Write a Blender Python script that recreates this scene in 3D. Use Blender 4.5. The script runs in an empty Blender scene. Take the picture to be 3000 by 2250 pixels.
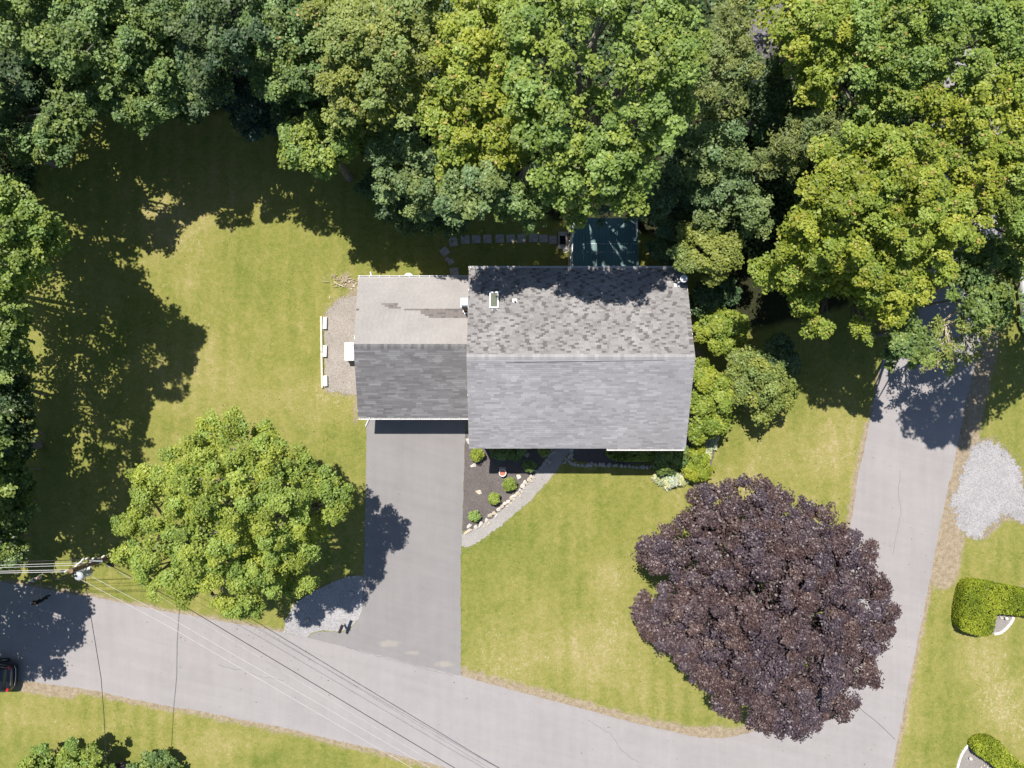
import bpy, bmesh, math, random
import numpy as np
from mathutils import Vector, Matrix
from math import radians, sin, cos, pi, sqrt

random.seed(7)
RNG = np.random.RandomState(11)
S = bpy.context.scene
COL = S.collection

# ------------------------------------------------------------------ camera, light, exposure
CAM_H = 46.0          # drone height above the lawn
PPM = 45.0            # photo pixels per metre at ground level
cam_d = bpy.data.cameras.new('drone_camera')
cam_d.sensor_width = 36.0
cam_d.lens = 36.0 * CAM_H / (3000.0 / PPM)
cam_d.clip_start = 0.5
cam_d.clip_end = 3000
cam = bpy.data.objects.new('drone_camera', cam_d)
cam.location = (0, 0, CAM_H)
COL.objects.link(cam)
S.camera = cam

SUN_DIR = Vector((0.19, -0.40, -1.0)).normalized()     # way the light travels
sun_d = bpy.data.lights.new('sun', 'SUN')
sun_d.energy = 5.0
sun_d.angle = radians(0.53)
sun_d.color = (1.0, 0.94, 0.86)
sun = bpy.data.objects.new('sun', sun_d)
sun.rotation_euler = SUN_DIR.to_track_quat('-Z', 'Y').to_euler()
sun.location = (-10, 20, 60)
COL.objects.link(sun)

W = bpy.data.worlds.new('World')
S.world = W
W.use_nodes = True
wn = W.node_tree
bg = wn.nodes['Background']
sky = wn.nodes.new('ShaderNodeTexSky')
sky.sky_type = 'NISHITA'
sky.sun_disc = False
sky.sun_elevation = math.asin(-SUN_DIR.z)
sky.sun_rotation = math.atan2(-SUN_DIR.x, -SUN_DIR.y)
sky.air_density = 1.0
sky.dust_density = 0.6
sky.ozone_density = 1.5
wn.links.new(sky.outputs[0], bg.inputs[0])
bg.inputs[1].default_value = 0.078

S.view_settings.view_transform = 'Standard'
S.view_settings.look = 'None'
S.view_settings.gamma = 1.0
S.view_settings.use_curve_mapping = False
S.view_settings.exposure = 0.72
S.render.engine = 'CYCLES'
S.cycles.use_denoising = True
S.cycles.max_bounces = 6
S.cycles.diffuse_bounces = 3
S.cycles.transmission_bounces = 3
S.cycles.transparent_max_bounces = 4
S.cycles.caustics_reflective = False
S.cycles.caustics_refractive = False


# ------------------------------------------------------------------ helpers
def P(px, py, h=0.0):
    """point at height h that the photograph shows at pixel (px, py)"""
    k = (CAM_H - h) / CAM_H / PPM
    return Vector(((px - 1500) * k, (1125 - py) * k, h))

def M(px, h=0.0):
    return px * (CAM_H - h) / CAM_H / PPM

def pix(v):
    k = CAM_H / (CAM_H - v[2]) * PPM
    return 1500 + v[0] * k, 1125 - v[1] * k

def tag(o, label=None, cat=None, group=None, kind=None):
    if label: o['label'] = label
    if cat: o['category'] = cat
    if group: o['group'] = group
    if kind: o['kind'] = kind
    return o

def thing(name, label, cat, loc=(0, 0, 0), group=None, rz=0.0):
    o = bpy.data.objects.new(name, None)
    o.empty_display_size = 0.2
    COL.objects.link(o)
    o.location = loc
    o.rotation_euler = (0, 0, rz)
    return tag(o, label, cat, group)

def link(name, me, parent=None, mat=None):
    o = bpy.data.objects.new(name, me)
    COL.objects.link(o)
    if parent is not None:
        o.parent = parent
    if mat is not None and not me.materials:
        me.materials.append(mat)
    return o

def np_mesh(name, verts, quads, mat=None, facecol=None, smooth=False):
    me = bpy.data.meshes.new(name)
    n, m, w = len(verts), len(quads), quads.shape[1]
    me.vertices.add(n)
    me.vertices.foreach_set('co', np.ascontiguousarray(verts, dtype=np.float32).ravel())
    me.loops.add(m * w)
    me.loops.foreach_set('vertex_index', np.ascontiguousarray(quads, dtype=np.int32).ravel())
    me.polygons.add(m)
    me.polygons.foreach_set('loop_start', np.arange(0, m * w, w, dtype=np.int32))
    try:
        me.polygons.foreach_set('loop_total', np.full(m, w, dtype=np.int32))
    except Exception:
        pass
    if smooth:
        me.polygons.foreach_set('use_smooth', np.ones(m, dtype=bool))
    if facecol is not None:
        a = me.attributes.new('tint', 'FLOAT_COLOR', 'FACE')
        c = np.ones((m, 4), dtype=np.float32)
        c[:, :3] = facecol
        a.data.foreach_set('color', c.ravel())
    me.update(calc_edges=True)
    if mat is not None:
        me.materials.append(mat)
    return me

class MB:
    """collects boxes, prisms, tubes and lathes into one mesh"""
    def __init__(self):
        self.v, self.f, self.c = [], [], []
    def add(self, vs, fs, col=None):
        b = len(self.v)
        self.v.extend([tuple(x) for x in vs])
        self.f.extend([tuple(b + i for i in q) for q in fs])
        self.c.extend([col or (1, 1, 1)] * len(fs))
        return self
    def box(self, c, s, rz=0.0, mat=None, col=None):
        hx, hy, hz = s[0] / 2, s[1] / 2, s[2] / 2
        vs = [Vector((x, y, z)) for z in (-hz, hz) for y in (-hy, hy) for x in (-hx, hx)]
        R = mat or Matrix.Rotation(rz, 3, 'Z')
        vs = [R @ v + Vector(c) for v in vs]
        return self.add(vs, [(0, 2, 3, 1), (4, 5, 7, 6), (0, 1, 5, 4), (2, 6, 7, 3), (0, 4, 6, 2), (1, 3, 7, 5)], col)
    def slab(self, c, s, bev, rz=0.0, col=None):
        """box with chamfered top edges"""
        hx, hy = s[0] / 2, s[1] / 2
        R = Matrix.Rotation(rz, 3, 'Z')
        vs = []
        for z, d in ((-s[2] / 2, 0), (s[2] / 2 - bev, 0), (s[2] / 2, bev)):
            for x, y in ((-hx + d, -hy + d), (hx - d, -hy + d), (hx - d, hy - d), (-hx + d, hy - d)):
                vs.append(R @ Vector((x, y, z)) + Vector(c))
        fs = [(3, 2, 1, 0), (8, 9, 10, 11)]
        for k in (0, 4):
            for i in range(4):
                j = (i + 1) % 4
                fs.append((k + i, k + j, k + 4 + j, k + 4 + i))
        return self.add(vs, fs, col)
    def prism(self, pts, z0, z1, col=None):
        n = len(pts)
        vs = [(p[0], p[1], z0) for p in pts] + [(p[0], p[1], z1) for p in pts]
        fs = [tuple(range(n - 1, -1, -1)), tuple(range(n, 2 * n))]
        fs += [(i, (i + 1) % n, n + (i + 1) % n, n + i) for i in range(n)]
        return self.add(vs, fs, col)
    def tube(self, pts, radii, n=6, cap=True, col=None):
        pts = [Vector(p) for p in pts]
        if not hasattr(radii, '__len__'):
            radii = [radii] * len(pts)
        vs, fs = [], []
        for i, p in enumerate(pts):
            d = (pts[min(i + 1, len(pts) - 1)] - pts[max(i - 1, 0)])
            if d.length < 1e-9:
                d = Vector((0, 0, 1))
            d.normalize()
            a = d.orthogonal() if abs(d.z) > .9 else d.cross(Vector((0, 0, 1)))
            a.normalize()
            b = d.cross(a)
            for k in range(n):
                t = 2 * pi * k / n
                vs.append(p + (a * cos(t) + b * sin(t)) * radii[i])
        for i in range(len(pts) - 1):
            for k in range(n):
                k2 = (k + 1) % n
                fs.append((i * n + k, i * n + k2, (i + 1) * n + k2, (i + 1) * n + k))
        if cap:
            fs.append(tuple(range(n - 1, -1, -1)))
            e = (len(pts) - 1) * n
            fs.append(tuple(e + k for k in range(n)))
        return self.add(vs, fs, col)
    def lathe(self, c, prof, n=20, col=None):
        """prof: (radius, z) from bottom to top"""
        vs, fs = [], []
        for r, z in prof:
            for k in range(n):
                t = 2 * pi * k / n
                vs.append((c[0] + r * cos(t), c[1] + r * sin(t), c[2] + z))
        for i in range(len(prof) - 1):
            for k in range(n):
                k2 = (k + 1) % n
                fs.append((i * n + k, i * n + k2, (i + 1) * n + k2, (i + 1) * n + k))
        fs.append(tuple(range(n - 1, -1, -1)))
        e = (len(prof) - 1) * n
        fs.append(tuple(e + k for k in range(n)))
        return self.add(vs, fs, col)
    def mesh(self, name, mat=None, smooth=False, bevel=0.0, tint=False):
        me = bpy.data.meshes.new(name)
        me.from_pydata(self.v, [], self.f)
        if tint:
            a = me.attributes.new('tint', 'FLOAT_COLOR', 'FACE')
            a.data.foreach_set('color', np.array([(*c, 1.0) for c in self.c], dtype=np.float32).ravel())
        if bevel > 0:
            bm = bmesh.new(); bm.from_mesh(me)
            bmesh.ops.bevel(bm, geom=list(bm.edges), offset=bevel, segments=2, affect='EDGES', profile=.6)
            bm.to_mesh(me); bm.free()
        if smooth:
            for p in me.polygons: p.use_smooth = True
        me.update()
        if mat: me.materials.append(mat)
        return me
    def build(self, name, mat, parent=None, smooth=False, bevel=0.0, tint=False):
        return link(name, self.mesh(name, mat, smooth, bevel, tint), parent)

# ------------------------------------------------------------------ node helpers
class NT:
    def __init__(self, name, rough=0.9, spec=0.3):
        self.m = bpy.data.materials.new(name)
        self.m.use_nodes = True
        self.t = self.m.node_tree
        self.b = self.t.nodes['Principled BSDF']
        self.out = self.t.nodes['Material Output']
        self.b.inputs['Roughness'].default_value = rough
        self.b.inputs['Specular IOR Level'].default_value = spec
    def put(self, sock, v):
        if isinstance(v, bpy.types.NodeSocket):
            self.t.links.new(v, sock)
        elif hasattr(v, '__len__') and len(v) == 3 and sock.type == 'RGBA':
            sock.default_value = (*v, 1)
        else:
            sock.default_value = v
    def n(self, typ, *ins, **props):
        nd = self.t.nodes.new('ShaderNode' + typ)
        for k, v in props.items():
            if k != 'o': setattr(nd, k, v)
        for i, v in enumerate(ins):
            if v is not None: self.put(nd.inputs[i], v)
        return nd.outputs[props.get('o', 0)] if 'o' in props else nd.outputs[0]
    def math(self, op, a, b=0.0, c=None, clamp=False):
        nd = self.t.nodes.new('ShaderNodeMath'); nd.operation = op; nd.use_clamp = clamp
        self.put(nd.inputs[0], a); self.put(nd.inputs[1], b)
        if c is not None: self.put(nd.inputs[2], c)
        return nd.outputs[0]
    def pos(self):
        return self.t.nodes.new('ShaderNodeNewGeometry').outputs['Position']
    def objpos(self):
        return self.t.nodes.new('ShaderNodeTexCoord').outputs['Object']
    def scale(self, v, s):
        nd = self.t.nodes.new('ShaderNodeVectorMath'); nd.operation = 'MULTIPLY'
        self.put(nd.inputs[0], v); nd.inputs[1].default_value = s
        return nd.outputs[0]
    def noise(self, v, scale, detail=3.0, rough=0.55, dist=0.0):
        nd = self.t.nodes.new('ShaderNodeTexNoise')
        self.put(nd.inputs['Vector'], v)
        nd.inputs['Scale'].default_value = scale
        nd.inputs['Detail'].default_value = detail
        nd.inputs['Roughness'].default_value = rough
        nd.inputs['Distortion'].default_value = dist
        return nd.outputs[0]
    def vor(self, v, scale, feature='F1', out='Distance'):
        nd = self.t.nodes.new('ShaderNodeTexVoronoi'); nd.feature = feature
        self.put(nd.inputs['Vector'], v); nd.inputs['Scale'].default_value = scale
        return nd.outputs[out]
    def ramp(self, f, stops):
        nd = self.t.nodes.new('ShaderNodeValToRGB')
        self.put(nd.inputs[0], f)
        e = nd.color_ramp.elements
        while len(e) < len(stops): e.new(0.5)
        for el, (p, c) in zip(e, stops):
            el.position = p
            el.color = (*c, 1) if hasattr(c, '__len__') else (c, c, c, 1)
        return nd.outputs[0]
    def mix(self, f, a, b, mode='MIX'):
        nd = self.t.nodes.new('ShaderNodeMix'); nd.data_type = 'RGBA'; nd.blend_type = mode
        self.put(nd.inputs[0], f)
        self.put(nd.inputs[6], a); self.put(nd.inputs[7], b)
        return nd.outputs[2]
    def attr(self, name, out='Color'):
        nd = self.t.nodes.new('ShaderNodeAttribute'); nd.attribute_name = name
        return nd.outputs[out]
    def maprange(self, v, a, b, c=0.0, d=1.0):
        nd = self.t.nodes.new('ShaderNodeMapRange')
        self.put(nd.inputs[0], v)
        for i, x in enumerate((a, b, c, d)): nd.inputs[1 + i].default_value = x
        return nd.outputs[0]
    def bump(self, h, strength=0.3, dist=0.05):
        nd = self.t.nodes.new('ShaderNodeBump')
        nd.inputs['Strength'].default_value = strength
        nd.inputs['Distance'].default_value = dist
        self.put(nd.inputs['Height'], h)
        self.t.links.new(nd.outputs[0], self.b.inputs['Normal'])
    def col(self, c):
        self.put(self.b.inputs['Base Color'], c)
        return self.m

def flat_mat(name, col, rough=0.6, spec=0.4, metal=0.0, var=0.12, scale=6.0, bump=0.0):
    t = NT(name, rough, spec)
    t.b.inputs['Metallic'].default_value = metal
    p = t.objpos()
    n = t.noise(p, scale, 5)
    lo = tuple(c * (1 - var) for c in col); hi = tuple(min(1, c * (1 + var)) for c in col)
    t.col(t.ramp(n, [(0.3, lo), (0.7, hi)]))
    if bump: t.bump(t.noise(p, scale * 4, 4), bump, 0.02)
    return t.m

def grass_mat():
    t = NT('lawn_grass', 0.95, 0.15)
    p = t.pos()
    n1 = t.noise(p, 0.13, 5, .6)
    n2 = t.noise(p, 0.75, 6, .7, 1.2)
    n3 = t.noise(p, 3.6, 5, .75)
    n4 = t.noise(p, 13.0, 3, .8)
    wob = t.n('VectorMath', p, t.scale(t.n('TexNoise', p, o=1), (1.2, 1.2, 0)), operation='ADD')
    st = t.noise(t.scale(wob, (1.9, .10, 1)), 1.0, 4, .65)            # mowing streaks
    st2 = t.noise(t.scale(wob, (7.0, .8, 1)), 1.0, 3, .65)
    dry = t.attr('dry', 'Fac')
    sx = t.n('SeparateXYZ', wob)
    mow = t.math('SINE', t.math('MULTIPLY', sx, 5.6))                    # mower passes
    mow = t.math('MULTIPLY', mow, t.maprange(t.noise(p, .12, 2, .5), .42, .62, 0, .055))
    f = t.math('ADD', t.math('MULTIPLY', t.math('SUBTRACT', n1, .5), .75), mow)
    for nn_, k_ in ((n2, .60), (n3, .72), (n4, .85), (st, .46), (st2, .34)):
        f = t.math('ADD', f, t.math('MULTIPLY', t.math('SUBTRACT', nn_, .5), k_))
    f = t.math('ADD', f, t.math('MULTIPLY', dry, .34))
    f = t.math('ADD', f, .47, clamp=True)
    c = t.ramp(f, [(0.06, (.075, .104, .014)), (0.28, (.116, .140, .027)), (0.5, (.176, .178, .045)),
                   (0.68, (.222, .204, .066)), (0.86, (.285, .240, .118)), (1.0, (.38, .34, .22))])
    fl = t.noise(t.scale(p, (1, .8, 1)), 4.2, 4, .7, 1.6)              # bleached straw flecks where the turf is dry
    gate = t.noise(p, .35, 3, .6)
    fl = t.math('ADD', fl, t.math('MULTIPLY', dry, .16))
    fl = t.math('ADD', fl, t.math('MULTIPLY', t.math('SUBTRACT', gate, .5), .22))
    c = t.mix(t.maprange(fl, .67, .76, 0, .65), c, (.37, .325, .205))
    wd = t.noise(p, 3.1, 4, .7)                                          # darker clover and weeds
    c = t.mix(t.maprange(wd, .64, .76, 0, .55), c, (.075, .115, .018))
    # bare verge soil, sand and forest floor with broken edges
    nb = t.noise(p, 1.7, 6, .7)
    dm = t.math('ADD', t.attr('dirt', 'Fac'), t.math('MULTIPLY', t.math('SUBTRACT', nb, .5), 1.1))
    dm = t.math('ADD', dm, t.math('MULTIPLY', t.math('SUBTRACT', n4, .5), .5))
    dm = t.maprange(dm, .42, .68)
    sand = t.ramp(t.math('ADD', t.noise(p, 3.5, 6, .75), t.math('MULTIPLY', t.math('SUBTRACT', n4, .5), .6)),
                  [(0.25, (.13, .10, .065)), (0.5, (.24, .195, .135)), (0.75, (.33, .285, .22))])
    c = t.mix(dm, c, sand)
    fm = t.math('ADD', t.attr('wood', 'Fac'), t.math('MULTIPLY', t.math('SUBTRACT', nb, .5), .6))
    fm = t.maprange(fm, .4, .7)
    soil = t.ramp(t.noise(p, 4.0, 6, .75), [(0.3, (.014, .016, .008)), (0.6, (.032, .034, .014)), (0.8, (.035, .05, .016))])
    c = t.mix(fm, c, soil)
    t.col(c)
    t.bump(t.math('ADD', n4, t.math('MULTIPLY', n3, .7)), .55, .06)
    return t.m

def asphalt_mat(name, base, warm=1.0, sandspots=()):
    t = NT(name, 0.93, 0.25)
    p = t.pos()
    n1 = t.noise(p, .22, 4, .6)
    n2 = t.noise(p, 1.6, 5, .65)
    g = t.noise(p, 55.0, 2, .8)
    st = t.noise(t.scale(p, (2.2, .12, 1)), 1.0, 3, .6)
    f = t.math('ADD', t.math('MULTIPLY', t.math('SUBTRACT', n1, .5), .55), t.math('MULTIPLY', t.math('SUBTRACT', n2, .5), .3))
    f = t.math('ADD', f, t.math('MULTIPLY', t.math('SUBTRACT', g, .5), .42))
    f = t.math('ADD', f, t.math('MULTIPLY', t.math('SUBTRACT', st, .5), .3))
    across = t.n('VectorMath', p, (.25, .968, 0), operation='DOT_PRODUCT', o=1)
    along = t.n('VectorMath', p, (.968, -.25, 0), operation='DOT_PRODUCT', o=1)
    st2 = t.noise(t.n('CombineXYZ', t.math('MULTIPLY', across, 1.7), t.math('MULTIPLY', along, .09), 0.0), 1.0, 4, .65)
    f = t.math('ADD', f, t.math('MULTIPLY', t.math('SUBTRACT', st2, .5), .42))
    f = t.math('ADD', f, .5, clamp=True)
    b = np.array(base)
    lo, hi = b * .8, b * 1.2
    c = t.ramp(f, [(0.1, tuple(lo)), (0.5, tuple(b)), (0.9, tuple(hi))])
    # dark stain specks
    sp = t.noise(p, 2.3, 2, .5)
    c = t.mix(t.maprange(sp, .72, .8, 0, .35), c, tuple(b * .5))
    for (x, y, rx, ry, s) in sandspots:
        v = t.n('VectorMath', p, (x, y, 0), operation='SUBTRACT')
        v = t.scale(v, (1 / rx, 1 / ry, 0))
        d = t.n('VectorMath', v, operation='LENGTH', o=1)
        m = t.math('SUBTRACT', 1.0, d)
        m = t.math('ADD', m, t.math('MULTIPLY', t.math('SUBTRACT', t.noise(p, 2.5, 5, .7), .5), 1.3))
        c = t.mix(t.maprange(m, .1, .6, 0, s), c, (.31, .285, .24))
    t.col(c)
    t.bump(g, .25, .02)
    return t.m

def gravel_mat(name, cols, scale=14.0):
    t = NT(name, .95, .2)
    p = t.pos()
    v = t.vor(p, scale, out='Color')
    sep = t.n('SeparateColor', v)
    n = t.noise(p, .9, 5, .65)
    f = t.math('ADD', t.math('MULTIPLY', sep, .5), t.math('MULTIPLY', n, .55))
    k = len(cols)
    t.col(t.ramp(f, [(0.2 + .6 * i / (k - 1), c) for i, c in enumerate(cols)]))
    t.bump(t.vor(p, scale), .6, .05)
    return t.m

def leaf_mat(name, trans=0.35, rough=0.5, spec=0.35, gain=1.0):
    t = NT(name, rough, spec)
    c = t.attr('tint')
    if gain != 1.0:
        c = t.mix(1.0, c, (gain, gain, gain), 'MULTIPLY')
    t.put(t.b.inputs['Base Color'], c)
    tr = t.t.nodes.new('ShaderNodeBsdfTranslucent')
    c2 = t.mix(1.0, c, (1.05, 1.18, .6), 'MULTIPLY')
    t.put(tr.inputs[0], c2)
    ms = t.t.nodes.new('ShaderNodeMixShader')
    ms.inputs[0].default_value = trans
    t.t.links.new(t.b.outputs[0], ms.inputs[1])
    t.t.links.new(tr.outputs[0], ms.inputs[2])
    t.t.links.new(ms.outputs[0], t.out.inputs[0])
    return t.m

def shingle_mat(name, rough=.9):
    t = NT(name, rough, .25)
    p = t.pos()
    c = t.attr('tint')
    n = t.noise(p, 70, 2, .8)
    n2 = t.noise(p, .5, 4, .6)
    k = t.math('ADD', t.math('MULTIPLY', n, .5), t.math('MULTIPLY', n2, .35))
    k = t.math('ADD', k, .58)
    g = t.n('CombineColor', k, k, k)
    t.col(t.mix(1.0, c, g, 'MULTIPLY'))
    t.bump(n, .3, .01)
    return t.m

def bark_mat(name, a, b):
    t = NT(name, .9, .2)
    p = t.objpos()
    n = t.noise(t.scale(p, (9, 9, 2)), 1.0, 5, .7)
    t.col(t.ramp(n, [(.3, a), (.7, b)]))
    t.bump(n, .5, .03)
    return t.m

MAT = {}
MAT['lawn'] = grass_mat()
_c = [P(1140, 1885), P(1210, 1912), P(1300, 1945), P(1010, 1880)]
MAT['road'] = asphalt_mat('worn_road_asphalt', (.243, .231, .232))
MAT['drive'] = asphalt_mat('driveway_asphalt', (.192, .184, .185), sandspots=[
    (_c[0].x, _c[0].y, 1.0, .3, .4), (_c[1].x, _c[1].y, .6, .2, .35), (_c[2].x, _c[2].y, .8, .28, .4)])
MAT['walk'] = gravel_mat('pale_crushed_stone', [(.225, .215, .205), (.29, .275, .262), (.35, .335, .32)], 34)
MAT['gravel_grey'] = gravel_mat('blue_grey_gravel', [(.19, .185, .192), (.275, .268, .275), (.37, .36, .365)], 24)
MAT['gravel_tan'] = gravel_mat('tan_pea_gravel', [(.19, .17, .15), (.26, .235, .21), (.33, .305, .28)], 24)
MAT['mulch'] = gravel_mat('dark_bark_mulch', [(.072, .062, .059), (.112, .098, .094), (.15, .132, .126)], 30)
MAT['bed_gravel'] = gravel_mat('fine_grey_bed_gravel', [(.18, .165, .155), (.23, .215, .2), (.28, .26, .25)], 34)
MAT['leaf'] = leaf_mat('tree_leaf', .42)
MAT['purple'] = leaf_mat('purple_leaf', .15, .45, .4)
MAT['needle'] = leaf_mat('hedge_leaf', .3, .6, .25)
MAT['bark'] = bark_mat('grey_bark', (.10, .085, .07), (.26, .235, .2))
MAT['bark_dark'] = bark_mat('dark_bark', (.05, .04, .032), (.12, .1, .08))
MAT['shingle'] = shingle_mat('asphalt_shingle')
MAT['white'] = flat_mat('white_paint', (.64, .64, .63), .45, .5, var=.05)
MAT['gutter'] = flat_mat('white_gutter_metal', (.5, .5, .5), .35, .5, var=.08, scale=3)
MAT['siding'] = flat_mat('cream_siding', (.62, .58, .5), .6, .3, var=.05)
MAT['trim'] = flat_mat('white_trim', (.76, .75, .73), .5, .4, var=.05)
MAT['brick'] = flat_mat('brown_brick', (.2, .14, .105), .9, .2, var=.35, scale=14)
MAT['metal'] = flat_mat('galvanised_metal', (.6, .61, .63), .32, .5, metal=.8, var=.1)
MAT['dark_metal'] = flat_mat('dark_metal', (.03, .03, .033), .4, .5, var=.2)
MAT['black'] = flat_mat('black_plastic', (.012, .012, .014), .38, .5, var=.25)
MAT['concrete'] = flat_mat('grey_concrete', (.30, .285, .28), .92, .2, var=.22, scale=4, bump=.3)
MAT['paver'] = flat_mat('weathered_paver', (.30, .275, .265), .92, .2, var=.28, scale=5, bump=.3)
MAT['wood'] = flat_mat('weathered_pole_wood', (.17, .115, .075), .9, .2, var=.35, scale=9, bump=.3)
MAT['timber'] = flat_mat('pale_timber', (.52, .47, .39), .85, .2, var=.18, scale=5, bump=.2)
MAT['greyboard'] = flat_mat('grey_weathered_board', (.24, .23, .225), .85, .2, var=.2, scale=6)
MAT['porcelain'] = flat_mat('glazed_porcelain', (.72, .70, .66), .2, .5, var=.05)
MAT['terracotta'] = flat_mat('terracotta', (.36, .125, .08), .8, .25, var=.18, scale=9, bump=.2)
MAT['cap'] = flat_mat('pale_cap_metal', (.48, .50, .54), .4, .5, metal=.3, var=.06)
MAT['tank'] = flat_mat('grey_transformer_steel', (.36, .39, .40), .35, .5, metal=.2, var=.06)
MAT['pipe'] = flat_mat('grey_vent_pipe', (.6, .6, .61), .5, .4, var=.08)
MAT['lead'] = flat_mat('pale_flashing', (.66, .66, .66), .5, .4, var=.08)
MAT['sticker'] = flat_mat('yellow_sticker', (.62, .52, .03), .5, .4, var=.1)
MAT['mat'] = flat_mat('dark_rubber_mat', (.01, .011, .016), .85, .2, var=.3, scale=20)
MAT['red_lens'] = flat_mat('red_lamp_lens', (.5, .01, .012), .12, .6, var=.1)
MAT['rubber'] = flat_mat('tyre_rubber', (.018, .018, .018), .8, .3, var=.2)
MAT['rim'] = flat_mat('alloy_rim', (.55, .55, .57), .25, .5, metal=.9, var=.05)
MAT['wire_dark'] = flat_mat('dark_cable', (.02, .02, .022), .6, .3, var=.2)
MAT['wire_pale'] = flat_mat('pale_aluminium_wire', (.42, .42, .41), .45, .5, var=.1)
MAT['stone_tan'] = flat_mat('tan_fieldstone', (.38, .335, .265), .9, .2, var=.25, scale=5, bump=.4)
MAT['stone_pale'] = flat_mat('pale_fieldstone', (.42, .395, .355), .9, .2, var=.22, scale=5, bump=.4)
MAT['stone_grey'] = flat_mat('grey_fieldstone', (.32, .315, .31), .9, .2, var=.3, scale=5, bump=.4)
MAT['twig'] = flat_mat('dead_pale_twig', (.42, .36, .27), .9, .2, var=.25)
def glass_mat(name, col):
    t = NT(name, .06, .7)
    p = t.objpos()
    t.col(t.ramp(t.noise(p, 2.5, 3), [(.3, tuple(c * .85 for c in col)), (.7, tuple(c * 1.15 for c in col))]))
    return t.m
MAT['sky_glass'] = glass_mat('greenish_skylight_glass', (.12, .135, .105))
MAT['dark_glass'] = glass_mat('dark_window_glass', (.012, .014, .017))
def paint_mat(name, col):
    t = NT(name, .22, .5)
    t.b.inputs['Coat Weight'].default_value = .8
    t.b.inputs['Coat Roughness'].default_value = .05
    p = t.objpos()
    t.col(t.ramp(t.noise(p, 3, 3), [(.3, tuple(c * .9 for c in col)), (.7, tuple(c * 1.1 for c in col))]))
    return t.m
MAT['car_black'] = paint_mat('black_car_paint', (.012, .013, .016))
MAT['car_white'] = paint_mat('white_car_paint', (.75, .76, .78))
def metal_roof_mat():
    t = NT('green_ribbed_metal', .45, .4)
    p = t.pos()
    n = t.noise(p, .8, 5, .6)
    d = t.noise(p, 6, 5, .75)
    c = t.ramp(n, [(.3, (.050, .118, .118)), (.7, (.078, .158, .158))])
    c = t.mix(t.maprange(d, .66, .74, 0, .55), c, (.14, .17, .14))
    t.col(c)
    return t.m
MAT['green_roof'] = metal_roof_mat()

# ------------------------------------------------------------------ polygons in the plane
def ragged(pts, step=0.14, amp=0.05, rng=None, closed=True):
    rng = rng or random.Random(len(pts) * 31 + int(abs(pts[0][0]) * 100))
    out = []
    n = len(pts)
    for i in range(n if closed else n - 1):
        a = Vector(pts[i][:2]); b = Vector(pts[(i + 1) % n][:2])
        L = (b - a).length
        k = max(1, int(L / step))
        nrm = Vector((-(b - a).y, (b - a).x))
        if nrm.length > 0: nrm.normalize()
        for j in range(k):
            q = a.lerp(b, j / k)
            if amp > 0: q = q + nrm * rng.gauss(0, amp * .6)
            out.append((q.x, q.y))
    if not closed: out.append(tuple(pts[-1][:2]))
    return out

def smooth_poly(pts, it=2):
    for _ in range(it):
        o = []
        n = len(pts)
        for i in range(n):
            a = Vector(pts[i][:2]); b = Vector(pts[(i + 1) % n][:2])
            o.append(a.lerp(b, .25)); o.append(a.lerp(b, .75))
        pts = o
    return pts

def sheet(name, px_pts, z, mat, amp=0.05, step=.14, thick=0.03, smooth=0, kind='structure'):
    pts = [P(*q) for q in px_pts]
    if smooth: pts = smooth_poly(pts, smooth)
    pts = ragged(pts, step, amp)
    bm = bmesh.new()
    vs = [bm.verts.new((x, y, z)) for x, y in pts]
    es = [bm.edges.new((vs[i], vs[(i + 1) % len(vs)])) for i in range(len(vs))]
    bmesh.ops.triangle_fill(bm, use_beauty=True, use_dissolve=False, edges=es)
    for f in bm.faces:
        if f.normal.z < 0: f.normal_flip()
    # a thin skirt, so that the layer has an edge
    low = [bm.verts.new((x, y, z - thick)) for x, y in pts]
    n = len(vs)
    for i in range(n):
        try: bm.faces.new((vs[i], low[i], low[(i + 1) % n], vs[(i + 1) % n]))
        except ValueError: pass
    bm.normal_update()
    me = bpy.data.meshes.new(name)
    bm.to_mesh(me); bm.free()
    o = link(name, me, None, mat)
    tag(o, kind=kind)
    return o

def dist_polyline(X, Y, pts):
    d = np.full(X.shape, 1e9)
    for a, b in zip(pts[:-1], pts[1:]):
        ax, ay, bx, by = a[0], a[1], b[0], b[1]
        L2 = (bx - ax) ** 2 + (by - ay) ** 2 + 1e-9
        t = np.clip(((X - ax) * (bx - ax) + (Y - ay) * (by - ay)) / L2, 0, 1)
        d = np.minimum(d, np.hypot(X - ax - t * (bx - ax), Y - ay - t * (by - ay)))
    return d

def in_poly(X, Y, pts):
    inside = np.zeros(X.shape, bool)
    n = len(pts)
    for i in range(n):
        x1, y1 = pts[i][0], pts[i][1]; x2, y2 = pts[(i + 1) % n][0], pts[(i + 1) % n][1]
        if y1 == y2: continue
        c = ((y1 > Y) != (y2 > Y)) & (X < (x2 - x1) * (Y - y1) / (y2 - y1) + x1)
        inside ^= c
    return inside

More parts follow.
